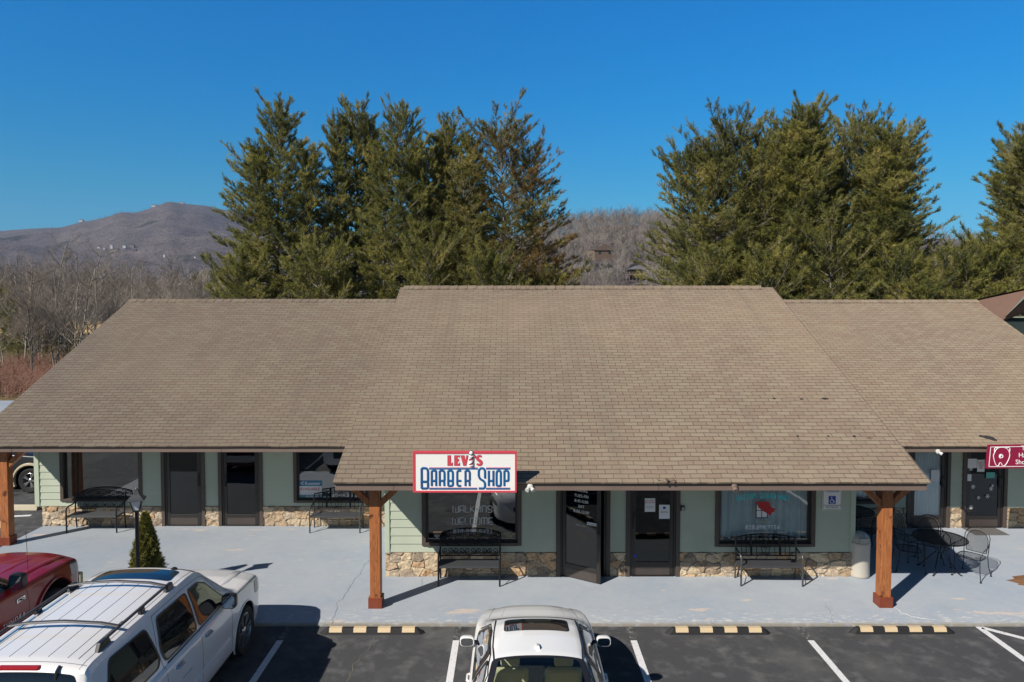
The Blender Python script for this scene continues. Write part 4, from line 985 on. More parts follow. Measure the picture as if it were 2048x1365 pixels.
# lamp post
lx, ly = W(273,1000,13.62)[0], 13.62; L = empty('lamp_post', (lx,ly,0), 'black garden lamp post with a frosted lantern beside the white SUV', 'lamp post')
m = MB(); m.lathe([(.09,0),(.09,.03),(.06,.06),(.045,.10),(.038,.12),(.038,1.74),(.05,1.76)], 16, (lx,ly,0))
m.build('pole', M['iron'], L, smooth=True)
def frus(m, z0, r0, z1, r1, ang=R(18), cap=True, top=True):
    v = []
    for z, r in ((z0,r0),(z1,r1)):
        for k in range(4): a = ang+PI/4+k*PI/2; v.append((lx+r*math.cos(a), ly+r*math.sin(a), z))
    m.add(v, [(0,1,5,4),(1,2,6,5),(2,3,7,6),(3,0,4,7)]+([(3,2,1,0),(4,5,6,7)] if cap else []))
def P4(z, r, k): a = R(18)+PI/4+k*PI/2; return (lx+r*math.cos(a), ly+r*math.sin(a), z)
m = MB(); frus(m, 1.775, .065, 1.975, .135); m.build('lantern_glass', M['lamp_glass'], L)
m = MB(); frus(m, 1.76, .075, 1.785, .075); frus(m, 1.97, .145, 1.985, .145)
for k in range(4): m.bar(P4(1.775,.07,k), P4(1.975,.14,k), .014)
m.build('lantern_frame', M['iron'], L)
m = MB()
for (z0, r0), (z1, r1) in zip([(1.985,.215),(1.999,.21),(2.035,.15),(2.09,.09),(2.15,.055)], [(1.999,.21),(2.035,.15),(2.09,.09),(2.15,.055),(2.19,.04)]): frus(m, z0, r0, z1, r1)
m.lathe([(.02,2.18),(.025,2.2),(.001,2.23)], 10, (lx,ly,0)); m.build('lantern_roof', M['iron2'], L)
# flood lights on the eaves
def flood(x, y, z, label, kind):
    t = empty('flood_light', (x,y,z), label, 'flood light', 'eave flood lights')
    m = MB(); m.lathe([(.05,-.0),(.055,-.03),(.02,-.05)], 14, (x,y,z), 'y'); m.build('base', M['flood'] if kind != 'brown' else M['fascia'], t, smooth=True)
    for s in ((-1,1) if kind == 'twin' else (0,)):
        m = MB(); c = Vector((x+s*.02, y-.045, z-.01)); d = Vector((s*.5+(.7 if kind == 'tilt' else 0), -.75, -.5)).normalized()
        m.tube([c, c+d*.03, c+d*.035, c+d*.085], [.015,.02,.035,.040] if kind != 'brown' else [.03,.045,.05,.05], 14); m.build('lamp_head', M['flood'] if kind != 'brown' else M['fascia'], t, smooth=True)
flood(W(1060,973,12.9)[0], 12.9, W(0,973,12.9)[1], 'white twin flood light on the fascia right of the barber sign', 'twin')
flood(W(1468,973,12.9)[0], 12.9, W(0,973,12.9)[1], 'brown flood light on the fascia above the curtained window', 'brown')
flood(W(1875,903,16.35)[0], 16.35, W(0,903,16.35)[1], 'white flood light tilted down on the right eave', 'tilt')
# dead leaf sprig on the gutter
tg = empty('leaf_sprig', (W(1336,960,12.85)[0],12.85,2.56), 'dry twig of dead leaves caught on the roof edge above the doors', 'twig'); m = MB(); x, z = tg.location.x-.05, 2.555
for k in range(9):
    a = random.uniform(-.4,.6); p = Vector((x+random.uniform(-.06,.1),12.86,z)); q = p+Vector((random.uniform(-.10,.12),random.uniform(-.06,.03),random.uniform(-.05,.05))); m.tube([p,q], .003, 4)
    m.quad(tuple(q),tuple(q+Vector((.03,.0,.01))),tuple(q+Vector((.035,.02,.025))),tuple(q+Vector((.0,.02,.015))))
m.build('leaves', plain('dead_leaf', (.10,.07,.05), .8), tg)
# ---------------------------------------------------------------- vehicles
# Each body is lofted from sections across its length (y = 0 at the tail, y = L at the nose, x across, z up).
def rpoly(pts, r=.07, n=5):
    out = []; N = len(pts)
    for i in range(N):
        a, b, c = [Vector(pts[(i+k)%N]) for k in (-1,0,1)]; va, vc = a-b, c-b; k = min(r, va.length*.45, vc.length*.45)
        s, e = b+va.normalized()*k, b+vc.normalized()*k
        out += [tuple((1-t)**2*s+2*t*(1-t)*b+t*t*e) for t in [j/n for j in range(n+1)]]
    return out
class Car:
    def __init__(s, L, tab, zlow=.24, crown=.05, bulge=.02):
        """tab: rows (y, hw, zs, wr, zr, zt): half width, shoulder height, half width and height of the roof (or bonnet) edge, centre height"""
        s.L = L; s.zlow = zlow; s.bulge = bulge
        t = np.array(tab, float); ys = t[:,0]
        yy = np.linspace(0, L, int(L/.02)+1); s.yy = yy
        cols = []
        for k in range(1, 6):
            v = np.interp(yy, ys, t[:,k]); ker = np.hanning(7); ker /= ker.sum()
            vp = np.pad(v, 3, mode='edge'); cols.append(np.convolve(vp, ker, 'valid'))
        s.c = np.array(cols)
    def row(s, y): return [float(np.interp(y, s.yy, c)) for c in s.c]
    def sec(s, y):
        hw, zs, wr, zr, zt = s.row(y); zl = s.zlow; b = s.bulge
        P = [(hw-.10, zl), (hw-.03, zl+.03), (hw-.005, zl+.14), (hw, zl+(zs-zl)*.38), (hw+.004, zl+(zs-zl)*.58), (hw-.002, zl+(zs-zl)*.78), (hw-.012, zs-.05), (hw-.03, zs-.015), (hw-.055, zs)]
        x0, z0 = hw-.055, zs
        for t in (.25,.5,.75,.92): P.append((x0+(wr-x0)*t+b*math.sin(PI*t)*min(1,(zr-zs)/.3), z0+(zr-z0)*t))
        P.append((wr-.012, zr+.0)); 
        n = 9
        for i in range(1, n+1):
            u = 1-i/n; x = (wr-.012)*u; P.append((x, zt-(zt-zr)*(u**2.6)))
        return P
    def W(s, y, z):
        P = s.sec(y)[:14]; zz = [p[1] for p in P]; zz = np.maximum.accumulate(zz); return float(np.interp(z, zz, [p[0] for p in P]))
    def T(s, x, y):
        P = s.sec(y)[8:]; xs = [p[0] for p in P][::-1]; return float(np.interp(abs(x), xs, [p[1] for p in P][::-1]))
    def side(s, sg, off=0.):
        return lambda p: (sg*(s.W(p[0], p[1])+off), p[0], p[1]+off*.15)
    def top(s, off=0.):
        def f(p):
            x, y = p; e = .01; z = s.T(x, y); dx = (s.T(x+e, y)-s.T(x-e, y))/(2*e); dy = (s.T(x, min(y+e, s.L))-s.T(x, max(0, y-e)))/(2*e)
            n = Vector((-dx, -dy, 1)).normalized()*off; return (x+n.x, y+n.y, z+n.z)
        return f
    def patch(s, m, outline, proj, rings=10, it=2):
        o = rpoly(outline) if it else outline
        q = []
        for a, b in zip(o, o[1:]+o[:1]):
            k = max(1, int(math.dist(a, b)/.05)); q += [(a[0]+(b[0]-a[0])*i/k, a[1]+(b[1]-a[1])*i/k) for i in range(k)]
        cx = sum(p[0] for p in q)/len(q); cy = sum(p[1] for p in q)/len(q); n = len(q)
        v = [proj((cx, cy))]; f = []
        for r in range(1, rings+1):
            v += [proj((cx+(x-cx)*r/rings, cy+(y-cy)*r/rings)) for x, y in q]
        for i in range(n): f.append((0, 1+i, 1+(i+1)%n))
        for r in range(1, rings):
            a = 1+(r-1)*n; b = a+n
            for i in range(n): f.append((a+i, b+i, b+(i+1)%n, a+(i+1)%n))
        m.add(v, f)
    def ringpatch(s, m, outline, proj, k0=.93, k1=1.03, it=2):
        o = rpoly(outline); q = []
        for a, b in zip(o, o[1:]+o[:1]):
            k = max(1, int(math.dist(a, b)/.05)); q += [(a[0]+(b[0]-a[0])*i/k, a[1]+(b[1]-a[1])*i/k) for i in range(k)]
        cx = sum(p[0] for p in q)/len(q); cy = sum(p[1] for p in q)/len(q); n = len(q)
        v = [proj((cx+(x-cx)*k, cy+(y-cy)*k)) for k in (k0, (k0+k1)/2, k1) for x, y in q]
        m.add(v, [(j*n+i, (j+1)*n+i, (j+1)*n+(i+1)%n, j*n+(i+1)%n) for j in (0,1) for i in range(n)])
    def seam(s, m, pts, proj, w=.006):
        q = []
        for a, b in zip(pts[:-1], pts[1:]):
            k = max(1, int(math.dist(a, b)/.05)); q += [(a[0]+(b[0]-a[0])*i/k, a[1]+(b[1]-a[1])*i/k) for i in range(k)]
        q.append(pts[-1]); m.tube([proj(p) for p in q], w/2, 5)
    def body(s, name, mat, parent, arches=(), holes=()):
        """arches: (y, z, r); holes: (mode, outline) cut where glass shows the cabin"""
        # station list, denser where the top falls steeply
        ys = [0.]; 
        while ys[-1] < s.L-1e-6:
            y = ys[-1]; sl = abs(np.interp(y+.02, s.yy, s.c[4])-np.interp(y, s.yy, s.c[4]))/.02
            ys.append(min(s.L, y+(.012 if sl > .8 else .03)))
        secs = []
        for y in ys:
            P = s.sec(y); q = []
            for i, (a, b) in enumerate(zip(P[:-1], P[1:])):   # refine the flanks for the arches
                k = 4 if i in (2,3,4) else (3 if i in (5,) else 1)
                q += [(a[0]+(b[0]-a[0])*j/k, a[1]+(b[1]-a[1])*j/k) for j in range(k)]
            q.append(P[-1]); secs.append(q)
        k = len(secs[0]); v = []; f = []
        full = 2*k-1
        for y, q in zip(ys, secs):
            v += [(-x, y, z) for x, z in q]+[(x, y, z) for x, z in q[-2::-1]]
        def inside(p, poly):
            c = False; j = len(poly)-1
            for i in range(len(poly)):
                if (poly[i][1] > p[1]) != (poly[j][1] > p[1]) and p[0] < (poly[j][0]-poly[i][0])*(p[1]-poly[i][1])/(poly[j][1]-poly[i][1]+1e-12)+poly[i][0]: c = not c
                j = i
            return c
        kill = set()
        hs = [(md, rpoly(o)) for md, o in holes]
        for j in range(len(ys)-1):
            for i in range(full-1):
                a, b, c, d = j*full+i, j*full+i+1, (j+1)*full+i+1, (j+1)*full+i
                cx = sum(v[t][0] for t in (a,b,c,d))/4; cy = sum(v[t][1] for t in (a,b,c,d))/4; cz = sum(v[t][2] for t in (a,b,c,d))/4
                ii = i if i < k-1 else full-2-i
                ok = True
                if ii < 18:
                    for (ay, az, ar) in arches:
                        if math.hypot(cy-ay, cz-az) < ar: ok = False
                for md, o in hs:
                    if md == 'side' and ii >= 14 and abs(cx) > .4 and inside((cy, cz), o): ok = False
                    if md == 'top' and ii >= 17 and inside((cx, cy), o): ok = False
                if ok: f.append((a, b, c, d))
        for (ay, az, ar) in arches:   # pull the ragged cut onto the circle
            for t in range(len(v)):
                x, y, z = v[t]; d = math.hypot(y-ay, z-az)
                if ar-.05 < d < ar+.028 and abs(x) > .5 and z < az+ar+.05: v[t] = (x, ay+(y-ay)*ar/d, az+(z-az)*ar/d)
        f.append(tuple(range(full-1, -1, -1))); f.append(tuple((len(ys)-1)*full+i for i in range(full)))
        m = MB(); m.add(v, f); o = m.build(name, mat, parent, smooth=True, angle=42, world=False)
        for (ay, az, ar) in arches:
            for sg in (-1, 1):
                m = MB(); n = 20; A = [R(-35+250*i/n) for i in range(n+1)]
                def xx(a, r): return s.W(ay+r*math.cos(a), max(s.zlow+.05, az+r*math.sin(a)))
                vv = []
                for a in A: vv += [(sg*(xx(a, ar)+.004), ay+ar*math.cos(a), az+ar*math.sin(a)), (sg*.45, ay+ar*math.cos(a), az+ar*math.sin(a))]
                m.add(vv, [(2*i,2*i+2,2*i+3,2*i+1) for i in range(n)])
                m.add([(sg*.46, ay+ar*math.cos(a), az+ar*math.sin(a)) for a in A], [tuple(range(n+1))])
                m.build('wheel_well', M['rubber'], parent, world=False)
        return o
    def lip(s, m, ay, az, ar, r=.016, sg=1, rr=0.):
        m.tube([(sg*(s.W(ay+ar*math.cos(a), max(s.zlow+.06, az+ar*math.sin(a)))+rr), ay+ar*math.cos(a), az+ar*math.sin(a)) for a in [R(-22+224*i/24) for i in range(25)]], r, 6)

def wheel(parent, x, y, r, w=.24, sg=1, spokes=6, rimr=.68, rim_mat='alloy', twin=True):
    e = bpy.data.objects.new('wheel', None)
    m = MB(); h = w/2
    m.lathe([(r*rimr,-h*.9),(r*.9,-h),(r*.985,-h*.72),(r,-h*.4),(r,h*.4),(r*.985,h*.72),(r*.9,h),(r*rimr,h*.9),(r*rimr,-h*.9)], 40, (x,y,r), 'x', cap=False)
    tyre = m.build('wheel', M['rubber'], parent, smooth=True, angle=50, world=False)
    m = MB(); o = x+sg*h*.55; m.lathe([(r*rimr*1.01, o+sg*h*.30-x),(r*rimr*.97, o+sg*h*.34-x),(r*rimr*.92, o-x-sg*.03),(r*rimr*.90,-sg*h*.4)], 40, (x,y,r), 'x', cap=False)
    for k in range(spokes):
        for d in ((-.16,.16) if twin else (0,)):
            a = 2*PI*k/spokes; a2 = a+d*.9; q = r*rimr*.95
            m.bar((o+sg*.02, y+.05*math.cos(a), r+.05*math.sin(a)), (o+sg*.03, y+q*math.cos(a2), r+q*math.sin(a2)), .030 if twin else .075, .03, up=(1,0,0))
    m.lathe([(.001,o-x+sg*.045),(.05,o-x+sg*.04),(.07,o-x+sg*.02),(.07,o-x-sg*.03)], 16, (x,y,r), 'x', cap=False)
    m.build('rim', M[rim_mat], tyre, smooth=True, angle=40, world=False)
    m = MB(); m.lathe([(r*rimr*.9,-sg*h*.35),(.02,-sg*h*.35)], 24, (x,y,r), 'x', cap=False); m.build('brake_disc', M['gutter'], tyre, world=False)
    return tyre
M['alloy'] = plain('alloy_silver', (.55,.56,.58), .25, metal=.9, var=.03)
M['car_white'] = paint('pearl_white_paint', (.80,.79,.79)); M['car_cream'] = paint('warm_white_paint', (.84,.84,.825)); M['car_red'] = paint('red_paint', (.25,.005,.006), coat=.5); M['car_dark'] = paint('dark_paint', (.015,.016,.02))
M['tint'] = plain('privacy_glass', (.008,.009,.01), .02, spec=.9, var=0); M['tint'].node_tree.nodes['Principled BSDF'].inputs['Coat Weight'].default_value = .3
M['car_glass'] = glass_mat('car_glass', (.82,.88,.84), .04, trans=.93); M['trim_black'] = plain('satin_black_trim', (.018,.018,.02), .35); M['seam'] = plain('panel_gap', (.03,.03,.032), .7)
M['rail'] = plain('roof_rail_grey', (.055,.055,.06), .5, spec=.4); M['tail_red'] = plain('tail_lamp_red', (.32,.015,.02), .15); M['lamp_clear'] = plain('headlamp_lens', (.14,.145,.15), .08, spec=.8)
M['seat_beige'] = plain('beige_leather', (.72,.68,.44), .55, bump=.1); M['cabin'] = plain('cabin_trim', (.45,.43,.28), .8); M['cabin_dark'] = plain('cabin_dark', (.02,.02,.022), .8)
def handle(parent, car, y, z, sg=1, mat='chrome'):
    x = car.W(y, z); m = MB(); m.tube([(sg*(x-.01),y-.11,z),(sg*(x+.03),y-.085,z+.004),(sg*(x+.034),y+.06,z+.004),(sg*(x-.01),y+.09,z)], .015, 8, squash=(1,1,1.15)); m.build('door_handle', M[mat], parent, smooth=True, world=False)
def mirror(parent, car, y, z, sg, shell_mat, size=(.13,.11,.19), stalk=.12, glass=True):
    x = car.W(y, z-.06); w, d, h = size; c = (x+stalk+w*.62)
    m = MB(); n = 8; rows = []
    for k, (dy, sc) in enumerate(((-.55*d,.93),(-.4*d,1.),(.1*d,.97),(.6*d,.75),(.85*d,.4))):
        rows.append([(sg*(c+w*sc*math.copysign(abs(math.cos(a))**.55, math.cos(a))), y+dy, z+h*.5*sc*math.copysign(abs(math.sin(a))**.55, math.sin(a))) for a in [2*PI*i/20 for i in range(20)]])
    v = [p for r_ in rows for p in r_]; f = [(j*20+i,j*20+(i+1)%20,(j+1)*20+(i+1)%20,(j+1)*20+i) for j in range(4) for i in range(20)]+[tuple(80+i for i in range(20)), tuple(range(19,-1,-1))]
    m.add(v, f); mm = m.build('mirror', M[shell_mat], parent, smooth=True, angle=50, world=False)
    m = MB(); m.tube([(sg*(x-.03),y+.03,z-h*.30),(sg*(x+stalk*.7),y+.02,z-h*.22),(sg*(c-w*.4),y+.01,z-h*.1)], [.04,.032,.035], 8, squash=(1,1,.6)); m.build('mirror_arm', M['trim_black'], mm, world=False)
    m = MB(); yy = y-.55*d-.004; m.add([(sg*(c+w*.84*math.copysign(abs(math.cos(a))**.55, math.cos(a))), yy, z+h*.42*math.copysign(abs(math.sin(a))**.55, math.sin(a))) for a in [2*PI*i/20 for i in range(20)]], [tuple(range(20))]); m.build('mirror_glass', M['mirror_glass'], mm, world=False)
M['mirror_glass'] = plain('mirror_silver', (.75,.78,.8), .02, metal=1., var=0)

# --- large white SUV
def build_suv(X, Y0):
    L = 5.38
    #        y    hw    zs    wr    zr    zt
    tab = [(0,   .80, .78,  .66, .80, .84), (.04,.90,.92,.74,.96,.98), (.10, .955,1.08, .80,1.16,1.20), (.16, .975,1.16, .79,1.36,1.40), (.30, .985,1.19, .745,1.80,1.855), (.36,.988,1.195,.735,1.865,1.915), (.50, .99,1.20, .73,1.885,1.94),
           (1.2,1.0,1.20,.73,1.895,1.955), (2.2,1.005,1.195,.725,1.90,1.965), (2.8,1.005,1.185,.715,1.895,1.965), (3.08,1.005,1.18,.705,1.87,1.945), (3.22,1.005,1.18,.71,1.82,1.88), (3.5,1.005,1.175,.735,1.62,1.66), (3.88,1.0,1.17,.80,1.32,1.36), (4.0,1.0,1.165,.82,1.235,1.275),
           (4.12,.998,1.155,.835,1.175,1.225), (4.6,.985,1.12,.82,1.145,1.20), (5.0,.95,1.06,.78,1.09,1.15), (5.2,.90,.98,.72,1.02,1.08), (5.32,.80,.84,.62,.86,.90), (5.38,.70,.70,.52,.72,.74)]
    c = Car(L, tab, zlow=.27); E = empty('parked_suv', (X, Y0, ZA), 'large white SUV with roof rails and tinted windows parked in the left stall', 'car', None)
    fy, ry, wz, wr_ = 4.30, 1.18, .40, .40
    c.body('body', M['car_white'], E, [(fy,wz,.47),(ry,wz,.47)])
    for y in (fy, ry):
        for sg in (-1, 1): m = MB(); c.lip(m, y, wz, .475, .014, sg, .002); m.build('arch_lip', M['car_white'], E, smooth=True, world=False)
    for sg in (-1, 1):
        for y in (fy, ry): wheel(E, sg*.87, y, wr_, .27, sg, 6, .70)
        k = sg
        # windows: quarter, rear door, front door
        Q = [(.50,1.27),(1.52,1.25),(1.60,1.33),(1.50,1.77),(.72,1.79),(.50,1.45)]; Rr = [(1.72,1.24),(2.62,1.235),(2.62,1.76),(1.80,1.78),(1.66,1.42)]; F = [(2.70,1.235),(3.58,1.23),(3.62,1.27),(3.22,1.66),(3.02,1.745),(2.70,1.76)]
        for nm, o in (('side_window',Q),('side_window',Rr),('side_window',F)):
            m = MB(); c.patch(m, o, c.side(sg,.006), 8); w_ = m.build(nm, M['tint'], E, smooth=True, world=False)
            m = MB(); c.ringpatch(m, o, c.side(sg,.009), .955, 1.03); m.build('window_trim', M['trim_black'], w_, smooth=True, world=False)
        m = MB()
        c.seam(m, [(1.64,.42),(1.66,.85),(1.64,1.22),(1.60,1.45),(1.72,1.83)], c.side(sg,.0)); c.seam(m, [(2.66,.33),(2.66,1.2)], c.side(sg,.0)); c.seam(m, [(3.72,.33),(3.74,.9),(3.70,1.16)], c.side(sg,.0))
        c.seam(m, [(1.72,1.83),(2.6,1.825),(3.1,1.79),(3.3,1.72),(3.68,1.24)], c.side(sg,.0)); c.seam(m, [(1.70,.33),(3.72,.33)], c.side(sg,.0))
        c.seam(m, [(4.06,1.135),(4.6,1.10),(5.05,1.03)], c.side(sg,.0)); m.build('door_seam', M['seam'], E, world=False)
        m = MB(); c.seam(m, [(1.75,1.205),(2.6,1.20),(3.66,1.20)], c.side(sg,.008), .02); m.build('beltline_trim', M['trim_black'], E, world=False)
        m = MB(); m.tube([(sg*(c.W(y,.62)+.004), y, .60) for y in (1.78,2.2,2.62,3.1,3.6)], .014, 6, squash=(1,1,1.6)); m.build('side_moulding', M['car_white'], E, smooth=True, world=False)
        handle(E, c, 1.98, 1.06, sg); handle(E, c, 2.86, 1.055, sg)
        mirror(E, c, 3.42, 1.30, sg, 'trim_black', (.115,.13,.23), .10)
        # roof rail with three feet
        m = MB(); xr = .665
        m.tube([(sg*xr, y, c.T(xr,y)+.075) for y in (.86,1.1,1.6,2.1,2.36)], .022, 8, squash=(1,1,.8)); r_ = m.build('roof_rail', M['rail'], E, smooth=True, world=False)
        for y, l in ((.80,.30),(1.66,.12),(2.38,.24)):
            m = MB(); m.prism([(y-l/2,c.T(xr,y)-.03),(y-l*.28,c.T(xr,y)+.085),(y+l*.28,c.T(xr,y)+.085),(y+l/2,c.T(xr,y)-.03)], 'x', sg*(xr-.028), sg*(xr+.028))
            m.build('rail_foot', M['trim_black'], r_, bevel=.012, world=False)
        m = MB(); c.patch(m, [(4.82,.80),(5.16,.78),(5.10,1.0),(4.80,1.03)], c.side(sg,.006), 5); m.build('headlight', M['lamp_clear'], E, smooth=True, world=False)
        m = MB(); c.patch(m, [(.12,.72),(.24,.72),(.24,1.13),(.13,1.06)], c.side(sg,.006), 4); m.build('tail_light', M['tail_red'], E, smooth=True, world=False)
    for y in (1.13, 2.30):
        m = MB(); z = c.T(.3,y)+.085; m.tube([(-.665,y,c.T(.665,y)+.085),(-.45,y,z-.005),(0,y,z+.018),(.45,y,z-.005),(.665,y,c.T(.665,y)+.085)], .030, 8, squash=(1,1,.5)); m.build('crossbar', M['rail'], E, smooth=True, world=False)
    m = MB()
    for x in (-.44,-.22,0,.22,.44): c.seam(m, [(x,.50),(x,1.22)], c.top(-.003), .011); c.seam(m, [(x,1.36 if abs(x)<.3 else 1.22),(x,2.52)], c.top(-.003), .011)
    for x in (-.56,.56): c.seam(m, [(x,.5),(x,1.4)], c.top(.0), .008)
    m.build('roof_groove', M['seam'], E, world=False)
    m = MB(); 
    for x in (-.635,.635): c.seam(m, [(x*1.03,.36),(x*1.03,3.2)], c.top(.0), .006)
    c.seam(m, [(-.70,.42),(.70,.42)], c.top(.0), .006); c.seam(m, [(-.79,4.10),(0,4.05),(.79,4.10)], c.top(0), .006)
    m.build('roof_seam', M['seam'], E, world=False)
    # raised flanks of the bonnet
    for sg in (-1, 1):
        m = MB(); m.tube([(sg*.60,y,c.T(.6,y)-.012) for y in (4.15,4.4,4.7,5.0,5.12)], [.03,.05,.055,.045,.01], 10, squash=(1.6,1,.6)); m.build('bonnet_ridge', M['car_white'], E, smooth=True, world=False)
    m = MB(); c.patch(m, [(-.57,2.60),(.57,2.60),(.54,3.0),(-.54,3.0)], c.top(.005), 6, it=2); so_ = m.build('sunroof', M['tint'], E, smooth=True, world=False)
    m = MB(); c.patch(m, [(-.64,3.20),(.64,3.20),(.76,3.88),(-.76,3.88)], c.top(.006), 10); ws = m.build('windscreen', M['tint'], E, smooth=True, world=False)
    m = MB(); c.patch(m, [(-.72,.115),(.72,.115),(.66,.315),(-.66,.315)], c.top(.008), 12); m.build('rear_window', M['tint'], E, smooth=True, world=False)
    m = MB(); m.box(-.235, .235, .315, .385, 1.868, 1.915); m.build('brake_light', M['tail_red'], E, bevel=.02, world=False)
    m = MB(); m.tube([(.44,.36,1.905),(.44,.30,1.875),(.44,.285,1.79)], .017, 8); m.build('washer_nozzle', M['trim_black'], E, smooth=True, world=False)
    m = MB(); m.lathe([(.05,0),(.042,.02),(.018,.035),(.001,.04)], 16, (.42, 3.06, c.T(.42,3.06)-.004)); m.build('antenna', M['trim_black'], E, smooth=True, world=False)
    m = MB(); m.box(-.52,.52,5.30,5.40,.50,.80); m.build('grille', M['trim_black'], E, bevel=.02, world=False)
    m = MB(); m.box(-.85,.85,-.05,.06,.42,.62); m.build('bumper', M['car_white'], E, bevel=.03, world=False)
    m = MB(); m.tube([(c.W(2.2,.78)+.004,2.02,.845),(c.W(2.2,.8)+.004,2.30,.845)], .006, 4); m.build('badge', M['chrome'], E, world=False)
    return E
SUV = build_suv(-5.44, 7.33)

# --- white saloon car in the middle
def build_sedan(X, Y0):
    L = 4.72
    tab = [(0,.60,.66,.42,.68,.70),(.06,.78,.84,.6,.88,.90),(.16,.84,.92,.70,.97,1.0),(.5,.885,.955,.74,1.03,1.06),(.86,.90,.965,.72,1.06,1.085),(1.0,.905,.965,.69,1.12,1.155),(1.3,.91,.965,.635,1.27,1.32),(1.6,.915,.965,.60,1.345,1.395),(1.78,.915,.965,.59,1.365,1.42),
           (2.2,.915,.96,.59,1.38,1.435),(2.6,.915,.955,.585,1.365,1.42),(2.85,.912,.95,.58,1.33,1.375),(3.1,.91,.945,.63,1.20,1.245),(3.45,.905,.935,.70,1.03,1.075),(3.62,.90,.93,.73,.965,1.01),
           (3.75,.89,.92,.74,.935,.985),(4.0,.865,.885,.71,.90,.955),(4.2,.825,.85,.66,.865,.92),(4.38,.765,.80,.59,.815,.87),(4.52,.68,.73,.50,.745,.80),(4.62,.58,.65,.41,.66,.70),(4.69,.46,.56,.32,.57,.59),(4.72,.36,.48,.26,.49,.50)]
    c = Car(L, tab, zlow=.18); E = empty('parked_sedan', (X, Y0, ZA), 'white sedan with a dark sunroof and beige seats parked below the barber sign', 'car')
    side_r = [(1.05,1.00),(1.80,.985),(1.80,1.31),(1.45,1.25),(1.12,1.08)]; side_f = [(1.88,.985),(2.95,.97),(3.22,.985),(2.80,1.26),(2.50,1.32),(1.88,1.325)]
    rear = [(-.66,1.02),(.66,1.02),(.56,1.68),(-.56,1.68)]; wind = [(-.52,2.86),(.52,2.86),(.66,3.54),(-.66,3.54)]
    c.body('body', M['car_cream'], E, [(3.85,.33,.37),(1.02,.33,.37)], holes=[('side',side_r),('side',side_f),('top',rear),('top',wind)])
    for sg in (-1, 1):
        for y in (3.85, 1.02): wheel(E, sg*.80, y, .325, .22, sg, 5, .68)
        for o in (side_r, side_f):
            m = MB(); c.patch(m, o, c.side(sg,.006), 7); w_ = m.build('side_window', M['car_glass'], E, smooth=True, world=False)
            m = MB(); c.ringpatch(m, o, c.side(sg,.010), .88, 1.04); m.build('window_trim', M['trim_black'], w_, smooth=True, world=False)
        m = MB(); c.seam(m, [(1.10,1.10),(1.45,1.29),(1.84,1.345),(2.5,1.345),(2.85,1.27),(3.24,1.02)], c.side(sg,.008), .016); m.build('window_surround', M['trim_black'], E, smooth=True, world=False)
        m = MB(); c.seam(m, [(1.85,.25),(1.85,.96)], c.side(sg,0)); c.seam(m, [(3.0,.25),(3.02,.7),(2.95,.94)], c.side(sg,0)); c.seam(m, [(1.3,.45),(1.1,.75),(1.02,.96)], c.side(sg,0)); m.build('door_seam', M['seam'], E, world=False)
        m = MB(); c.seam(m, [(sg*.565,1.70),(sg*.585,2.0),(sg*.582,2.4),(sg*.565,2.82)], c.top(.002), .022); c.seam(m, [(sg*.60,1.45),(sg*.565,1.70)], c.top(.002), .02); m.build('roof_strip', M['trim_black'], E, smooth=True, world=False)
        handle(E, c, 1.42, .86, sg, 'car_cream'); handle(E, c, 2.18, .86, sg, 'car_cream')
        mirror(E, c, 2.86, 1.03, sg, 'car_cream', (.105,.10,.135), .07)
        m = MB(); c.patch(m, [(4.12,.58),(4.50,.54),(4.46,.64),(4.12,.74)], c.side(sg,.006), 5); m.build('headlight', M['lamp_clear'], E, smooth=True, world=False)
        m = MB(); c.patch(m, [(.06,.66),(.30,.68),(.30,.84),(.10,.82)], c.side(sg,.006), 4); m.build('tail_light', M['tail_red'], E, smooth=True, world=False)
    m = MB(); c.patch(m, [(-.44,2.34),(.44,2.34),(.43,2.74),(-.43,2.74)], c.top(.004), 6, it=3); m.build('sunroof', M['tint'], E, smooth=True, world=False)
    m = MB(); c.ringpatch(m, [(-.44,2.34),(.44,2.34),(.43,2.74),(-.43,2.74)], c.top(.006), .97, 1.02, it=3); m.build('sunroof_seal', M['trim_black'], E, smooth=True, world=False)
    m = MB(); c.patch(m, rear, c.top(.008), 12); w_ = m.build('rear_window', M['car_glass'], E, smooth=True, world=False)
    m = MB(); c.ringpatch(m, rear, c.top(.012), .90, 1.035); m.build('window_trim', M['trim_black'], w_, smooth=True, world=False)
    m = MB(); c.patch(m, wind, c.top(.006), 12); w_ = m.build('windscreen', M['car_glass'], E, smooth=True, world=False)
    m = MB(); c.ringpatch(m, wind, c.top(.010), .92, 1.03); m.build('window_trim', M['trim_black'], w_, smooth=True, world=False)
    m = MB(); z_ = c.T(0,1.9)-.006; m.add([(-.028,1.82,z_),(.028,1.82,z_),(.03,1.90,z_),(.018,1.98,z_),(-.018,1.98,z_),(-.03,1.90,z_),(-.018,1.83,z_+.05),(.018,1.83,z_+.05),(.012,1.92,z_+.04),(-.012,1.92,z_+.04)], [(0,1,7,6),(1,2,8,7),(2,3,8),(3,4,9,8),(4,5,9),(5,0,6,9),(6,7,8,9)]); a_ = m.build('antenna', M['car_cream'], E, smooth=True, world=False)
    m = MB(); c.seam(m, [(-.60,4.50),(-.70,3.72)], c.top(0), .006); c.seam(m, [(.60,4.50),(.70,3.72)], c.top(0), .006); c.seam(m, [(-.42,4.40),(-.50,3.75)], c.top(-.003), .008); c.seam(m, [(.42,4.40),(.50,3.75)], c.top(-.003), .008)
    c.seam(m, [(-.66,.90),(.66,.90)], c.top(0), .006); m.build('bonnet_seam', M['seam'], E, world=False)
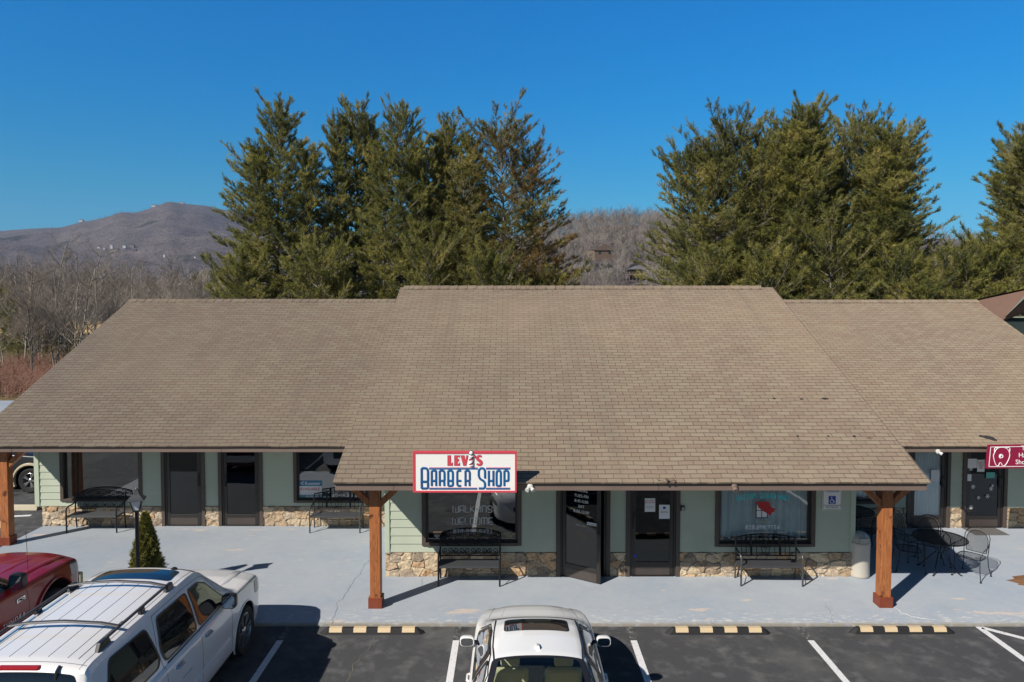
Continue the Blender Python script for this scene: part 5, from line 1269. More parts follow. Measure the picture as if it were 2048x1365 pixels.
    # cabin: floor, seats and parcel shelf seen through the glass
    m = MB(); m.box(-.70,.70,.9,3.5,.30,.36); m.box(-.72,.72,.86,1.0,.36,.95); m.build('cabin_floor', M['cabin_dark'], E, world=False)
    m = MB(); m.box(-.70,.70,.92,1.28,.93,.96); m.build('parcel_shelf', M['cabin'], E, bevel=.02, world=False)
    def seat(x, y, w, h, name='seat'):
        m = MB(); m.prism([(y-.05,.36),(y+.50,.36),(y+.52,.55),(y+.08,.56),(y-.04,h),(y-.14,h)], 'x', x-w/2, x+w/2); s_ = m.build(name, M['seat_beige'], E, bevel=.05, world=False)
        return s_
    seat(-.34, 1.50, .60, .93, 'rear_seat'); seat(.34, 1.50, .60, .93, 'rear_seat'); seat(-.36, 2.30, .50, .98, 'front_seat'); seat(.36, 2.30, .50, .98, 'front_seat')
    for x, y, z in ((-.36,2.20,1.10),(.36,2.20,1.10),(-.36,1.40,1.04),(.36,1.40,1.04)):
        m = MB(); m.box(x-.13,x+.13,y-.05,y+.05,z-.09,z+.07); m.build('headrest', M['seat_beige'], E, bevel=.035, world=False)
    m = MB(); m.box(-.18,.18,1.22,1.30,1.19,1.225); m.build('brake_light', M['tail_red'], E, bevel=.01, world=False)
    m = MB(); m.box(-.70,.70,3.1,3.5,.70,.93); m.build('dashboard', M['cabin_dark'], E, bevel=.04, world=False)
    m = MB(); m.box(-.30,.30,4.66,4.735,.46,.56); m.box(-.42,.42,4.60,4.70,.22,.32); m.build('grille', M['trim_black'], E, bevel=.02, world=False)
    return E
SED = build_sedan(.335, 7.17)

# --- red pickup
def build_truck(X, Y0):
    L = 5.85
    tab = [(0,.96,1.10,.90,1.16,1.17),(.1,.99,1.22,.92,1.30,1.31),(1.75,1.0,1.24,.93,1.31,1.315),(1.84,1.0,1.24,.86,1.34,1.36),(1.98,1.005,1.24,.70,1.84,1.89),(2.2,1.005,1.24,.69,1.865,1.93),(3.2,1.005,1.24,.685,1.865,1.93),(3.42,1.005,1.235,.68,1.80,1.86),
           (3.8,1.005,1.23,.74,1.50,1.55),(4.1,1.005,1.225,.80,1.27,1.34),(4.22,1.005,1.22,.82,1.24,1.31),(4.8,1.0,1.20,.82,1.235,1.30),(5.3,.97,1.16,.80,1.19,1.27),(5.6,.92,1.10,.76,1.13,1.22),(5.72,.87,1.04,.72,1.08,1.16),(5.80,.80,.90,.66,.94,1.0),(5.85,.72,.74,.6,.76,.8)]
    c = Car(L, tab, zlow=.42); E = empty('parked_pickup', (X, Y0, ZA), 'red pickup truck with a black mirror at the left edge beside the white SUV', 'truck')
    fy, ry, wz = 4.84, 1.2, .46
    c.body('body', M['car_red'], E, [(fy,wz,.56),(ry,wz,.54)])
    for y in (fy, ry):
        for sg in (-1, 1): m = MB(); c.lip(m, y, wz, .565 if y == fy else .545, .03, sg, .006); m.build('arch_lip', M['car_red'], E, smooth=True, world=False)
    for sg in (-1, 1):
        for y in (fy, ry): wheel(E, sg*.86, y, .42, .28, sg, 6, .58, 'trim_black', False)
        for o in ([(2.08,1.31),(2.86,1.30),(2.86,1.76),(2.24,1.78)], [(2.95,1.30),(3.96,1.285),(3.58,1.60),(3.30,1.75),(2.95,1.76)]):
            m = MB(); c.patch(m, o, c.side(sg,.006), 8); w_ = m.build('side_window', M['tint'], E, smooth=True, world=False)
            m = MB(); c.ringpatch(m, o, c.side(sg,.010), .93, 1.04); m.build('window_trim', M['trim_black'], w_, smooth=True, world=False)
        m = MB(); c.seam(m, [(2.0,.48),(2.0,1.26)], c.side(sg,0)); c.seam(m, [(2.9,.48),(2.9,1.24)], c.side(sg,0)); c.seam(m, [(4.14,.48),(4.16,.9),(4.10,1.21)], c.side(sg,0)); c.seam(m, [(4.2,1.20),(5.0,1.175),(5.5,1.10)], c.side(sg,0)); m.build('door_seam', M['seam'], E, world=False)
        m = MB(); m.tube([(sg*.70,y,c.T(.7,y)-.02) for y in (4.25,4.6,5.0,5.4,5.62)], [.03,.055,.065,.055,.02], 10, squash=(1.4,1,.75)); m.build('bonnet_ridge', M['car_red'], E, smooth=True, world=False); m = MB(); m.tube([(sg*.35,y,c.T(.35,y)-.012) for y in (4.3,4.6,5.0,5.45)], [.02,.04,.045,.02], 10, squash=(1.8,1,.6)); m.build('bonnet_ridge', M['car_red'], E, smooth=True, world=False)
        handle(E, c, 3.05, 1.10, sg, 'car_red'); handle(E, c, 2.15, 1.10, sg, 'car_red'); mirror(E, c, 3.86, 1.40, sg, 'trim_black', (.12,.14,.27), .11)
        m = MB(); c.patch(m, [(5.35,.86),(5.70,.84),(5.62,1.05),(5.30,1.13)], c.side(sg,.006), 5); m.build('headlight', M['lamp_clear'], E, smooth=True, world=False)
        m = MB(); m.box(sg*.72, sg*.88, 5.72, 5.86, .50, .76); m.build('bumper', M['chrome'], E, bevel=.03, world=False)
        x = c.W(4.3,1.05)+.006; m = MB(); m.box(sg*x, sg*(x+.006), 3.86, 4.06, 1.01, 1.08); b_ = m.build('badge', M['chrome'], E, bevel=.002, world=False)
    m = MB(); m.box(-.72,.72,5.74,5.88,.50,.76); m.build('front_bumper', M['chrome'], E, bevel=.03, world=False)
    m = MB(); c.patch(m, [(-.64,3.46),(.64,3.46),(.76,4.06),(-.76,4.06)], c.top(.006), 10); m.build('windscreen', M['tint'], E, smooth=True, world=False)
    # open bed
    m = MB(); m.box(-.78,.78,.08,1.72,1.322,1.33); m.build('bed_cover', M['rubber'], E, world=False)
    m = MB(); m.tube([(.80,4.45,1.22),(.80,4.44,1.6),(.80,4.42,2.02)], .004, 5); m.build('antenna', M['trim_black'], E, world=False)
    def sidetext(body, y, z, size):
        cu = bpy.data.curves.new('side_lettering', 'FONT'); cu.body = body; cu.size = size; cu.extrude = .003; cu.align_x = 'CENTER'; cu.space_character = 1.25
        o = bpy.data.objects.new('side_lettering', cu); COL.objects.link(o); o.rotation_euler = (PI/2, 0, PI/2); o.location = (c.W(y,z)+.012, y, z); o.parent = E; cu.materials.append(M['alloy']); return o
    sidetext('TUNDRA', 3.78, .74, .11); o = sidetext('TRD', 3.96, 1.02, .06); o.location.x += .008; o.data.materials.clear(); o.data.materials.append(M['cabin_dark'])
    return E
TRK = build_truck(-9.0, 7.4)
# --- dark pickup with pale running board, side-on beyond the left corner
def build_far(X, Y0):
    L = 5.2
    tab = [(0,.85,1.0,.8,1.05,1.06),(.1,.95,1.15,.85,1.22,1.23),(1.5,.96,1.2,.86,1.26,1.27),(1.65,.96,1.2,.66,1.76,1.80),(3.0,.96,1.2,.66,1.78,1.82),(3.6,.96,1.18,.76,1.30,1.34),(3.8,.96,1.16,.80,1.2,1.24),(4.8,.92,1.08,.78,1.1,1.14),(5.1,.82,.9,.66,.92,.95),(5.2,.7,.7,.55,.72,.73)]
    c = Car(L, tab, zlow=.36); E = empty('parked_dark_pickup', (X, Y0, ZA), 'dark pickup with a pale lower trim and silver wheel beyond the left corner', 'truck')
    c.body('body', M['car_dark'], E, [(4.25,.38,.47),(1.1,.38,.47)])
    M['tan_trim'] = plain('tan_body_trim', (.50,.43,.31), .35)
    for sg in (-1, 1):
        for y in (4.25, 1.1): wheel(E, sg*.84, y, .37, .26, sg, 5, .62)
        m = MB(); c.lip(m, 4.25, .38, .49, .045, sg, .012); c.lip(m, 1.1, .38, .49, .045, sg, .012); m.build('arch_flare', M['tan_trim'], E, smooth=True, world=False)
        m = MB(); m.tube([(sg*1.0,3.80,.46),(sg*1.03,3.5,.34),(sg*1.03,2.4,.30),(sg*1.03,1.7,.34)], .045, 8, squash=(1.2,1,.6)); m.build('running_board', M['tan_trim'], E, smooth=True, world=False)
        m = MB(); c.patch(m, [(1.62,.50),(3.72,.50),(3.72,.66),(1.62,.66)], c.side(sg,.008), 4, it=0); c.patch(m, [(4.76,.50),(5.02,.50),(5.02,.86),(4.7,.86)], c.side(sg,.008), 4, it=0); m.build('lower_trim', M['tan_trim'], E, world=False)
        m = MB(); c.patch(m, [(1.85,1.26),(3.35,1.24),(3.0,1.68),(1.9,1.70)], c.side(sg,.006), 6); m.build('side_window', M['tint'], E, smooth=True, world=False)
    E.rotation_euler = (0,0,-PI/2); return E
FAR = build_far(-18.75, 22.1)
# ---------------------------------------------------------------- hills, mountain, woods
SKY_PX = [-700,-300,0,70,125,160,168,180,230,240,252,275,300,326,337,352,364,385,415,440,520,600,700,850,1000,1140,1400,1800,2400,2900]
SKY_PY = [490,470,463,459,458,449,445,446,432,427,426,427,421,412,407,407,411,412,413,420,434,452,466,474,474,470,474,480,482,485]
HIL_PX = [-700,780,900,1000,1080,1140,1200,1300,1400,1600,1800,1900,2050,2300,2900]
HIL_PY = [640,640,570,520,495,476,468,464,466,470,480,492,496,490,488]
def s01(t): t = min(1, max(0, t)); return t*t*(3-2*t)
def terrain_h(px, Y):
    x = (px-PX0)/FPX*Y
    z = -.12
    if Y > 150:
        n1 = mnoise.fractal(Vector((x/420., Y/420., 1.7)), 1., 2.1, 5); n2 = mnoise.fractal(Vector((x/90., Y/90., 4.)), 1., 2.1, 4)
        ph = np.interp(px, SKY_PX, SKY_PY); zr = 6+(586.5-ph)/FPX*2500.
        if Y < 2500: t = (Y-420)/2080.; k = s01(t)**1.0*.55+max(0, t)**1.9*.45 if t > 0 else 0; k = min(1, k)
        else: k = 1-min(1, (Y-2500)/900.)**1.5*.5
        ridge = math.exp(-((Y-2500)/500.)**2)
        zm = zr*k+(n1*46*(1-.93*ridge)+n2*7*(1-.6*ridge))*min(1, max(0, (Y-450)/600.))
        pl = np.interp(px, HIL_PX, HIL_PY); zc = max(0, 6+(586.5-pl)/FPX*330.)
        if Y < 330: k2 = s01((Y-150)/180.)
        else: k2 = 1-s01((Y-330)/260.)*.75
        zh = zc*k2+n2*2.2*min(1, (Y-150)/80.)*(zc > 1)
        z = max(z, zm, zh)
        if Y < 700: z += max(0, n2)*2.*min(1, (Y-150)/200.)
    return z
def terrain_at(px, Y): return ((px-PX0)/FPX*Y, Y, terrain_h(px, Y))
PXS = np.concatenate([np.arange(-760, -60, 50), np.arange(-60, 2120, 11), np.arange(2120, 2900, 50)]); YS = [34.]
while YS[-1] < 3400: YS.append(YS[-1]*1.034)
V = [(terrain_at(p, y)) for y in YS for p in PXS]; n = len(PXS)
idx = np.arange(n*len(YS)).reshape(len(YS), n)
F = np.stack([idx[:-1,:-1], idx[:-1,1:], idx[1:,1:], idx[1:,:-1]], -1).reshape(-1,4)
t = NT('winter_hills'); o = t.coord()
n1 = t.noise(.012, 6, o, .6); n2 = t.noise(.05, 6, o, .75); n3 = t.noise(.35, 3, o, .7)
c = t.mix(t.g(n1, .35, .7), (.078,.064,.066), (.165,.136,.134)); c = t.mix(t.math('MULTIPLY', t.g(n2, .42, .66), .85), c, (.040,.036,.040)); c = t.mix(t.math('MULTIPLY', t.g(n3, .48, .68), .8), c, (.26,.23,.22))
ev = t.noise(.006, 8, o, .74); c = t.mix(t.math('MULTIPLY', t.g(ev, .56, .63), .8), c, (.022,.028,.022))
cl = t.noise(.0085, 4, t.coord((1,.4,1)), .5); c = t.mix(t.math('MULTIPLY', t.g(cl, .68, .71), .6), c, (.26,.19,.13))
M['hills'] = t.pbr(c, .95, spec=.1, normal=t.bump(n2, 1., 6.))
hill = link_mesh('hills', np_mesh('hills', V, F), M['hills'], smooth=True, angle=180); tag(hill, kind='structure')
t = NT('winter_grass'); a = t.noise(.6, 6); b = t.noise(8, 4); c = t.mix(a, (.13,.11,.055), (.24,.18,.09)); c = t.mix(t.g(b, .4, .7), c, (.10,.075,.045)); M['dry_grass'] = t.pbr(c, .95, spec=.1, normal=t.bump(b, .6, .05))
sheet('ground', -420, 420, -420, 39, -.20, M['dry_grass']); sheet('meadow', -150, 150, 33.9, 150, -.10, M['dry_grass'])
sheet('golden_field', -100, -62, 92, 149, -.05, plain('golden_grass', (.62,.42,.18), .95, var=.25, scale=.15))
sheet('side_lane', -60, -18, 31.5, 39.4, -.03, M['concrete'])

# ---- bare trees
def segs_to_mesh(P, Q, rp, rq, sides=3):
    P = np.array(P, float); Q = np.array(Q, float); rp = np.array(rp)[:,None]; rq = np.array(rq)[:,None]; N = len(P)
    d = Q-P; d /= np.linalg.norm(d, axis=1)[:,None]+1e-9
    a = np.cross(d, np.tile([[.31,.95,.05]], (N,1))); a /= np.linalg.norm(a, axis=1)[:,None]+1e-9; b = np.cross(d, a)
    V = []
    for base, r in ((P, rp), (Q, rq)):
        for k in range(sides):
            an = 2*PI*k/sides; V.append(base+(a*math.cos(an)+b*math.sin(an))*r)
    V = np.stack(V, 1).reshape(-1, 3); o = np.arange(N)[:,None]*2*sides
    F = [np.concatenate([o+k, o+(k+1)%sides, o+sides+(k+1)%sides, o+sides+k], 1) for k in range(sides)] if sides > 2 else [np.concatenate([o, o+1, o+3, o+2], 1)]
    return V, np.concatenate(F)
def bare_tree(seed, h, spread=.34, lod=0, lean=.05, r0=None, forks=1):
    r = random.Random(seed); P, Q, A, Bq, LV = [], [], [], [], []
    def grow(p, d, L, rad, lv, n):
        pts = [(p, rad)]
        for i in range(n):
            k = .10+.10*lv; d = (d+Vector((r.uniform(-k,k), r.uniform(-k,k), r.uniform(-k*.4,k)+.06*(lv>0)))).normalized()
            q = p+d*(L/n); r2 = rad*(1-.72/n) if lv else rad*(1-.62/n)
            P.append(p); Q.append(q); A.append(rad); Bq.append(r2); LV.append(lv); p, rad = q, r2; pts.append((p, rad))
        return pts, d
    def branch(pts, d, L, lv, maxlv):
        if lv > maxlv: return
        cnt = {1: (15, 14), 2: (7, 7), 3: (5, 3), 4: (4, 2)}[lv][1 if lod else 0]
        for i in range(cnt):
            t = (.22 if lv == 1 else .15)+(.80 if lv == 1 else .85)*(i+r.random())/cnt; t = min(t, .999)
            k = t*(len(pts)-1); j = int(k); p = pts[j][0].lerp(pts[j+1][0], k-j); rad = pts[j][1]
            az = r.uniform(0, 2*PI); up = r.uniform(.35,.95) if lv == 1 else r.uniform(0,.6)
            if lv == 1: nd = Vector((math.cos(az), math.sin(az), up*1.1)).normalized()
            else: s = Vector((math.cos(az), math.sin(az), up*.6)); nd = (d_of(pts, j)*.75+s*.8).normalized()
            l = L*({1: spread*1.25, 2: .5, 3: .5, 4: .5}[lv])*(1.15-t*.75)*r.uniform(.7,1.2)
            q, dd = grow(p, nd, l, max(rad*.55, .006 if h > 2 else .0035), lv, 4 if lv == 1 else (3 if lv == 2 else 2)); branch(q, dd, l, lv+1, maxlv)
    def d_of(pts, j): j = min(j, len(pts)-2); return (pts[j+1][0]-pts[j][0]).normalized()
    r0 = r0 or h*.0095
    for f in range(forks):
        d = Vector((r.uniform(-1,1)*lean*(1+2*(forks>1)), r.uniform(-1,1)*lean, 1)).normalized(); hh = h*(1-.12*f)
        pts, d = grow(Vector((r.uniform(-.1,.1)*forks,0,-.2)), d, hh, r0, 0, 8); branch(pts, d, hh, 1, 4 if not lod else 2)
    V, F = segs_to_mesh(P, Q, A, Bq, 3 if not lod else 2)
    lv = np.array(LV); return V, F, lv, (3 if not lod else 2)
t = NT('pale_bark'); f = t.noise(7, 5, t.coord((1,1,.35))); c = t.ramp(f, [(.3,(.13,.115,.095)),(.55,(.29,.265,.225)),(.75,(.42,.39,.34))]); M['bark'] = t.pbr(c, .85, spec=.2)
t = NT('winter_twigs'); f = t.noise(.5, 4); oi = t.N('ObjectInfo'); c = t.mix(f, (.20,.17,.145), (.36,.315,.27)); c = t.mix(t.math('MULTIPLY', oi.outputs['Random'], .6), c, (.24,.18,.15)); M['twig'] = t.pbr(c, .9, spec=.15)
M['lodbark'] = plain('far_bark', (.20,.175,.155), .9, var=.3, scale=.05)
def pz(py, Y): return CAMH+(585-py)/FPX*Y
def make_bare(seed, h, **k):
    V, F, lv, s = bare_tree(seed, h, **k); n = len(lv); tr = lv <= 1; fm = np.tile(tr, s)
    root = empty('bare_tree', (0,0,0))
    for nm, sel, mt in (('trunk', fm, 'bark'), ('crown', ~fm, 'twig')):
        FF = F[sel]; u, inv = np.unique(FF, return_inverse=True); link_mesh(nm, np_mesh(nm, V[u], inv.reshape(FF.shape)), M[mt], root)
    return root
BT = [make_bare(11, 13, spread=.34), make_bare(12, 11, spread=.40, forks=2), make_bare(13, 12, spread=.30, forks=1), make_bare(14, 8.5, spread=.42, forks=3, r0=.06), make_bare(15, 10, spread=.36, forks=2, r0=.08)]
used = set(); rr = random.Random(3); k_ = 0
spots = [(112,84,1.30,0),(40,66,1.05,2),(-30,60,1.0,0),(10,78,1.0,1),(75,58,.78,3),(130,60,.85,3),(190,66,.95,1),(165,84,1.05,2),(235,80,1.15,0),(262,96,1.2,1),(205,100,1.1,2),(305,92,1.05,4),(330,110,1.15,0),(362,98,1.05,1),(395,90,.98,4),(420,112,1.15,2),(285,122,1.2,0),(60,100,1.1,4),(145,112,1.15,0),(20,118,1.2,1),
         (95,88,.9,3),(225,62,.72,3),(270,72,.8,4),(318,78,.85,3),(345,84,.85,4),(178,58,.7,4),(60,50,.62,3),(5,53,.7,4),(112,52,.65,3),(150,50,.60,4),(98,66,.85,1),(215,75,.9,0),(380,72,.72,3),(412,78,.8,4),(435,95,.95,0),(45,57,.75,1),(25,90,1.05,2),(250,108,1.15,4),(120,98,1.1,2),(85,120,1.15,0)]
places = ['tallest of the wood at the far left', 'rising over the left end of the wood', 'cut by the left picture edge', 'behind the front row at the left edge', 'with several stems from the red brush', 'forked low beside the roof edge', 'just above the sloping roof edge']
for i, (px, Y, sc, v) in enumerate(spots):
    top = {0:478,6:505}.get(i, rr.uniform(500,560)+ (22 if v in (3,4) else 0)); sc = (pz(top, Y)+.1)/[13,11,12,8.5,10][v]
    src = BT[v]; o = src if v not in used else copy_tree(src); used.add(v)
    o.location = ((px-PX0)/FPX*Y, Y, -.1); o.rotation_euler = (0,0,rr.uniform(0,6.28)); o.scale = (sc,sc,sc*rr.uniform(.95,1.05))
    tag(o, 'tallest leafless tree at the far left, crown reaching over the mountain foot' if i == 0 else 'leafless pale-barked tree in the winter wood left of the shops', 'tree', 'leafless trees left of the shops')
# evergreens in the understory at the left
def np_join(parts):
    V = []; F = []; n = 0
    for v, f in parts: V.append(v); F.append(f+n); n += len(v)
    return np.concatenate(V), np.concatenate(F)
def needles(P, D, n, L, w, r, spread=.55):
    """P, D (k,3): n thin triangles around each direction"""
    k = len(P); P = np.repeat(P, n, 0); D = np.repeat(D, n, 0)
    J = r.normal(0, spread, (k*n,3)); d = D+J; d /= np.linalg.norm(d, axis=1)[:,None]
    l = (L*r.uniform(.7,1.2,(k*n,1))); s = np.cross(d, r.normal(0,1,(k*n,3))); s /= np.linalg.norm(s, axis=1)[:,None]+1e-9
    b = P+D*r.uniform(-.5,.4,(k*n,1))*L
    V = np.stack([b-s*w/2, b+s*w/2, b+d*l], 1).reshape(-1,3); F = np.arange(k*n*3).reshape(-1,3); return V, F
def pine(seed, H, Rm, base=1.5, top_r=.16, dens=1., multi=1, right=1., left=1., rise=0., tuft=.15, nn=11, w=.021, dead=0.):
    """tapering white pine: whorls of rising boughs, side shoots, needle tufts at the tips"""
    r = np.random.default_rng(seed); P0, P1, R0, R1 = [], [], [], []; TP, TD, BR = [], [], []
    axes = [(np.array([0.,0.,0.]), H, 1.)]
    for k in range(multi-1):
        a = r.uniform(0, 2*PI); a = PI*k+r.uniform(-.6,.6); axes.append((np.array([math.cos(a)*Rm*r.uniform(.25,.55), math.sin(a)*Rm*.25, 0]), H*r.uniform(.86,.98), .72))
    for ax, (off, h, kk) in enumerate(axes):
        z = 0; pp = np.array([0,0,0.]); pts = []
        n = 14
        for i in range(n+1):
            t = i/n; q = np.array([off[0]*min(1, t*2.2), off[1]*min(1, t*2.2), h*t])+np.array([math.sin(t*5+seed)*.12, math.cos(t*4+seed)*.12, 0]); pts.append(q)
        for a, b, t in zip(pts[:-1], pts[1:], np.linspace(0,1,n)): P0.append(a); P1.append(b); R0.append(.17*kk*(1-t)+.015); R1.append(.17*kk*(1-t-1/n)+.012)
        z = base if ax == 0 else h*.45
        while z < h*.965:
            t = z/h; prof = ((1-t)**.38)*(1.02-.3*max(0, .2-t)/.2)*(.92+.12*math.sin(t*17+seed))
            L0 = Rm*kk*prof; nb = int(r.integers(4, 7))
            c = pts[min(n, int(t*n))]*(1-(t*n-int(t*n)))+pts[min(n, int(t*n)+1)]*(t*n-int(t*n)); a0 = r.uniform(0, 2*PI)
            for b in range(nb):
                az = a0+2*PI*b/nb+r.uniform(-.3,.3); L = L0*r.uniform(.62,1.22)*(right if math.cos(az) > .3 else (left if math.cos(az) < -.3 else 1.))
                el = R(2+rise+58*t**2.6)+r.uniform(-.16,.22); L = L/max(.6, math.cos(el))
                m = max(3, int(L/.30)); p = c.copy(); d = np.array([math.cos(az)*math.cos(el), math.sin(az)*math.cos(el), math.sin(el)])
                isd = r.random() < dead
                for i in range(m):
                    d = d+np.array([r.normal(0,.07), r.normal(0,.07), .012+.045*(i/m)]); d /= np.linalg.norm(d); q = p+d*L/m
                    P0.append(p); P1.append(q); rb = .032*kk*(1-t*.6)*(1-i/m)+.007; R0.append(rb); R1.append(rb*.9)
                    u = (i+1)/m
                    if u > .22 or L < .9:
                        ns = int(round((3.3 if not isd else .9)*dens+r.random()))
                        for s in range(ns):
                            sg = 1 if r.random() < .5 else -1; side = np.array([-d[1], d[0], 0])*sg*r.uniform(.3,1.1)+np.array([0,0,r.uniform(-.15,.75)]); sd_ = d*.75+side; sd_ /= np.linalg.norm(sd_)
                            sl = min(.85, .22+.42*L*(1-u*.75)*.5)*r.uniform(.5,1.2); st = p+(q-p)*r.random(); e = st+sd_*sl
                            P0.append(st); P1.append(e); R0.append(.009); R1.append(.005)
                            for f in (.42,.72,1.):
                                if r.random() < .93: dd = sd_+np.array([r.normal(0,.22), r.normal(0,.22), .32+r.normal(0,.15)]); TP.append(st+(e-st)*f); TD.append(dd/np.linalg.norm(dd)); BR.append(isd)
                    p = q
                TP.append(p); TD.append(d); BR.append(isd); TP.append(p+d*.08); TD.append(d); BR.append(isd)
            z += r.uniform(.30,.46)*(1-.35*t)
        for j in range(3): TP.append(pts[-1]+np.array([r.normal(0,.03),r.normal(0,.03),.12*j])); TD.append(np.array([0,0,1.])); BR.append(False)
        P0.append(pts[-1]); P1.append(pts[-1]+np.array([0,0,.45])); R0.append(.012); R1.append(.006)
    TP = np.array(TP); TD = np.array(TD)
    NV, NF = needles(TP, TD, nn, tuft, w, r, .62)
    return segs_to_mesh(P0, P1, R0, R1, 3), (NV, NF)
def pine_mat(name, c0, c1, c2, brown=0.):
    t = NT(name); f1 = t.noise(.9, 5, None, .6); f2 = t.noise(.33, 3)
    oi = t.N('ObjectInfo')
    c = t.ramp(f1, [(.34,c0),(.52,c1),(.68,c2)]); c = t.mix(t.math('MULTIPLY', t.g(f2, .42, .62), .5), c, c0)
    if brown: b = t.noise(.42, 4, None, .6, .4); sx = t.N('SeparateXYZ'); t.L(t.coord(), sx.inputs[0]); g = t.math('ADD', b, t.math('MULTIPLY', t.g(sx.outputs[0], -.5, 3.), .16)); c = t.mix(t.math('MULTIPLY', t.g(g, .54, .62), brown), c, (.30,.15,.05))
    else: b = t.noise(.8, 4, None, .6, .4); c = t.mix(t.math('MULTIPLY', t.g(b, .62, .70), .55), c, (.27,.19,.06))
    d = t.N('BsdfPrincipled'); t.L(c, d.inputs['Base Color']); d.inputs['Roughness'].default_value = .55; d.inputs['Specular IOR Level'].default_value = .35
    tl = t.N('BsdfTranslucent'); t.L(c, tl.inputs[0]); mx = t.N('MixShader'); mx.inputs[0].default_value = .5; t.L(d.outputs[0], mx.inputs[1]); t.L(tl.outputs[0], mx.inputs[2]); t.L(mx.outputs[0], t.out.inputs['Surface']); return t.m
M['pine'] = pine_mat('pine_needles', (.13,.15,.045), (.34,.33,.085), (.60,.52,.18)); M['pine_brown'] = pine_mat('browning_pine_needles', (.13,.14,.045), (.34,.31,.085), (.56,.47,.17), .6)
t = NT('pine_bark'); f = t.noise(5, 5, t.coord((1,1,.3))); M['pine_bark'] = t.pbr(t.mix(f, (.10,.085,.07), (.34,.31,.27)), .85)
def make_pine(mat='pine', **k):
    (BV, BF), (NV, NF) = pine(**k); e = empty('pine_tree', (0,0,0))
    link_mesh('trunk', np_mesh('trunk', BV, BF), M['pine_bark'], e); link_mesh('crown', np_mesh('crown', NV, NF), M[mat], e); return e
def pz(py, Y): return CAMH+(585-py)/FPX*Y
def put_pine(o, px, Y, rz, sx, sz, label, fresh):
    c = o if fresh else copy_tree(o); c.location = ((px-PX0)/FPX*Y, Y, -.1); c.rotation_euler = (0,0,rz); c.scale = (sx,sx,sz*.945); tag(c, label, 'tree', 'tall pines behind the shops'); return c
PA = make_pine(seed=21, H=15.4, Rm=2.8, multi=3, left=1.15); PB = make_pine(seed=22, H=15.2, Rm=2.5, multi=3); PC = make_pine(seed=23, H=15, Rm=2.7, multi=4, dens=.8)
PD = make_pine('pine_brown', seed=24, H=14.7, Rm=3.1, multi=3, right=1.15, dens=.75, dead=.12); PE = make_pine(seed=25, H=15, Rm=3.6, multi=5, left=1.1, right=1.1, dens=.75, rise=6)
put_pine(PA, 562, 33, 0, 1, 1.0, 'tall pine standing alone at the left end of the left group, nearest the mountain', True)
put_pine(PB, 715, 34.5, .4, .95, 1.03, 'narrow tall pine, second from the left in the left group', True)
put_pine(PC, 797, 31.8, 0, .88, .985, 'tall pine in the middle of the left group with several leaders', True)
put_pine(PB, 905, 33, 2.5, 1.05, .945, 'rounded pine fourth from the left in the left group, slightly lower than its neighbours', False)
put_pine(PD, 1004, 32, 0, 1.06, .97, 'pine with browning needles at the right end of the left group', True)
put_pine(PE, 1470, 33, 0, 1.10, .93, 'wide pine with rising boughs at the left end of the right group', True)
put_pine(PC, 1562, 34.5, 2.0, 1.1, .985, 'tall pine second from the left in the right group', False)
put_pine(PB, 1608, 31.8, 4.0, 1.1, .985, 'highest pointed pine in the middle of the right group', False)
put_pine(PE, 1700, 34, 2.6, .9, .965, 'dense pine fourth in the right group', False)
put_pine(PC, 1778, 32.2, 3.9, 1.12, .93, 'pine at the right side of the right group, leaning boughs over the gap', False)
put_pine(PE, 2050, 32.5, 1.1, 1.12, .90, 'tall pine cut by the right picture edge', False)
LO = make_pine(seed=31, H=8.6, Rm=3.6, base=.8, dens=1.1); LO2 = make_pine(seed=32, H=7.6, Rm=3.2, base=.8, dens=1.1, multi=2)
for i, (px, Y, rz, s, sz, src, lab) in enumerate([(492,31,0,.85,.84,LO,'low pine at the foot of the leftmost tall pine'), (640,30.2,1,.9,1.05,LO2,'low bushy pine below the gap between the first two tall pines'), (852,30,2,.9,.95,LO,'low bushy pine behind the left end of the middle roof'), (975,29.6,0,.9,1.,LO2,'low bushy pine right of the middle of the left group'), (1098,31,3,.85,.90,LO2,'low pine spreading right below the browning pine'),
        (1405,30.5,1,.95,.86,LO,'low pine at the left foot of the right group'), (1530,30,2.2,1,1.0,LO2,'low bushy pine behind the right end of the middle roof'), (1665,30,4,1,1.02,LO,'low bushy pine behind the start of the right roof'), (1790,29.8,5,1,1.0,LO2,'low bushy pine below the right side of the right group'), (1888,30.5,.5,.95,.86,LO,'low pine filling the gap between the right group and the edge pine'), (1985,30.2,3.3,1.05,1.1,LO2,'low yellowish pine behind the right roof end')]):
    c = put_pine(src, px, Y, rz, s, sz, lab, i in (0, 1)); c['group'] = 'low pines behind the shops'
LO['label']; 
# dark understory evergreens, far left, and a few pines over the wood
for px, Y, s, lab in ((35,62,.62,'dark low evergreen behind the red brush at the far left'),(75,64,.60,'second dark low evergreen behind the red brush'),(120,66,.55,'dark evergreen between the pale trunks left of the roof edge'),(5,66,.7,'dark evergreen cut by the left picture edge'),(398,150,1.1,'dark pine rising over the bare wood near the tall pines'),(430,160,1.15,'dark pine over the bare wood touching the tall pine group'),(245,190,.95,'small distant pine over the bare wood'),(300,180,.9,'small distant pine right of the mountain houses')):
    c = put_pine(LO, px, Y, px, s, s, lab, False); c['group'] = 'evergreens in the left wood'
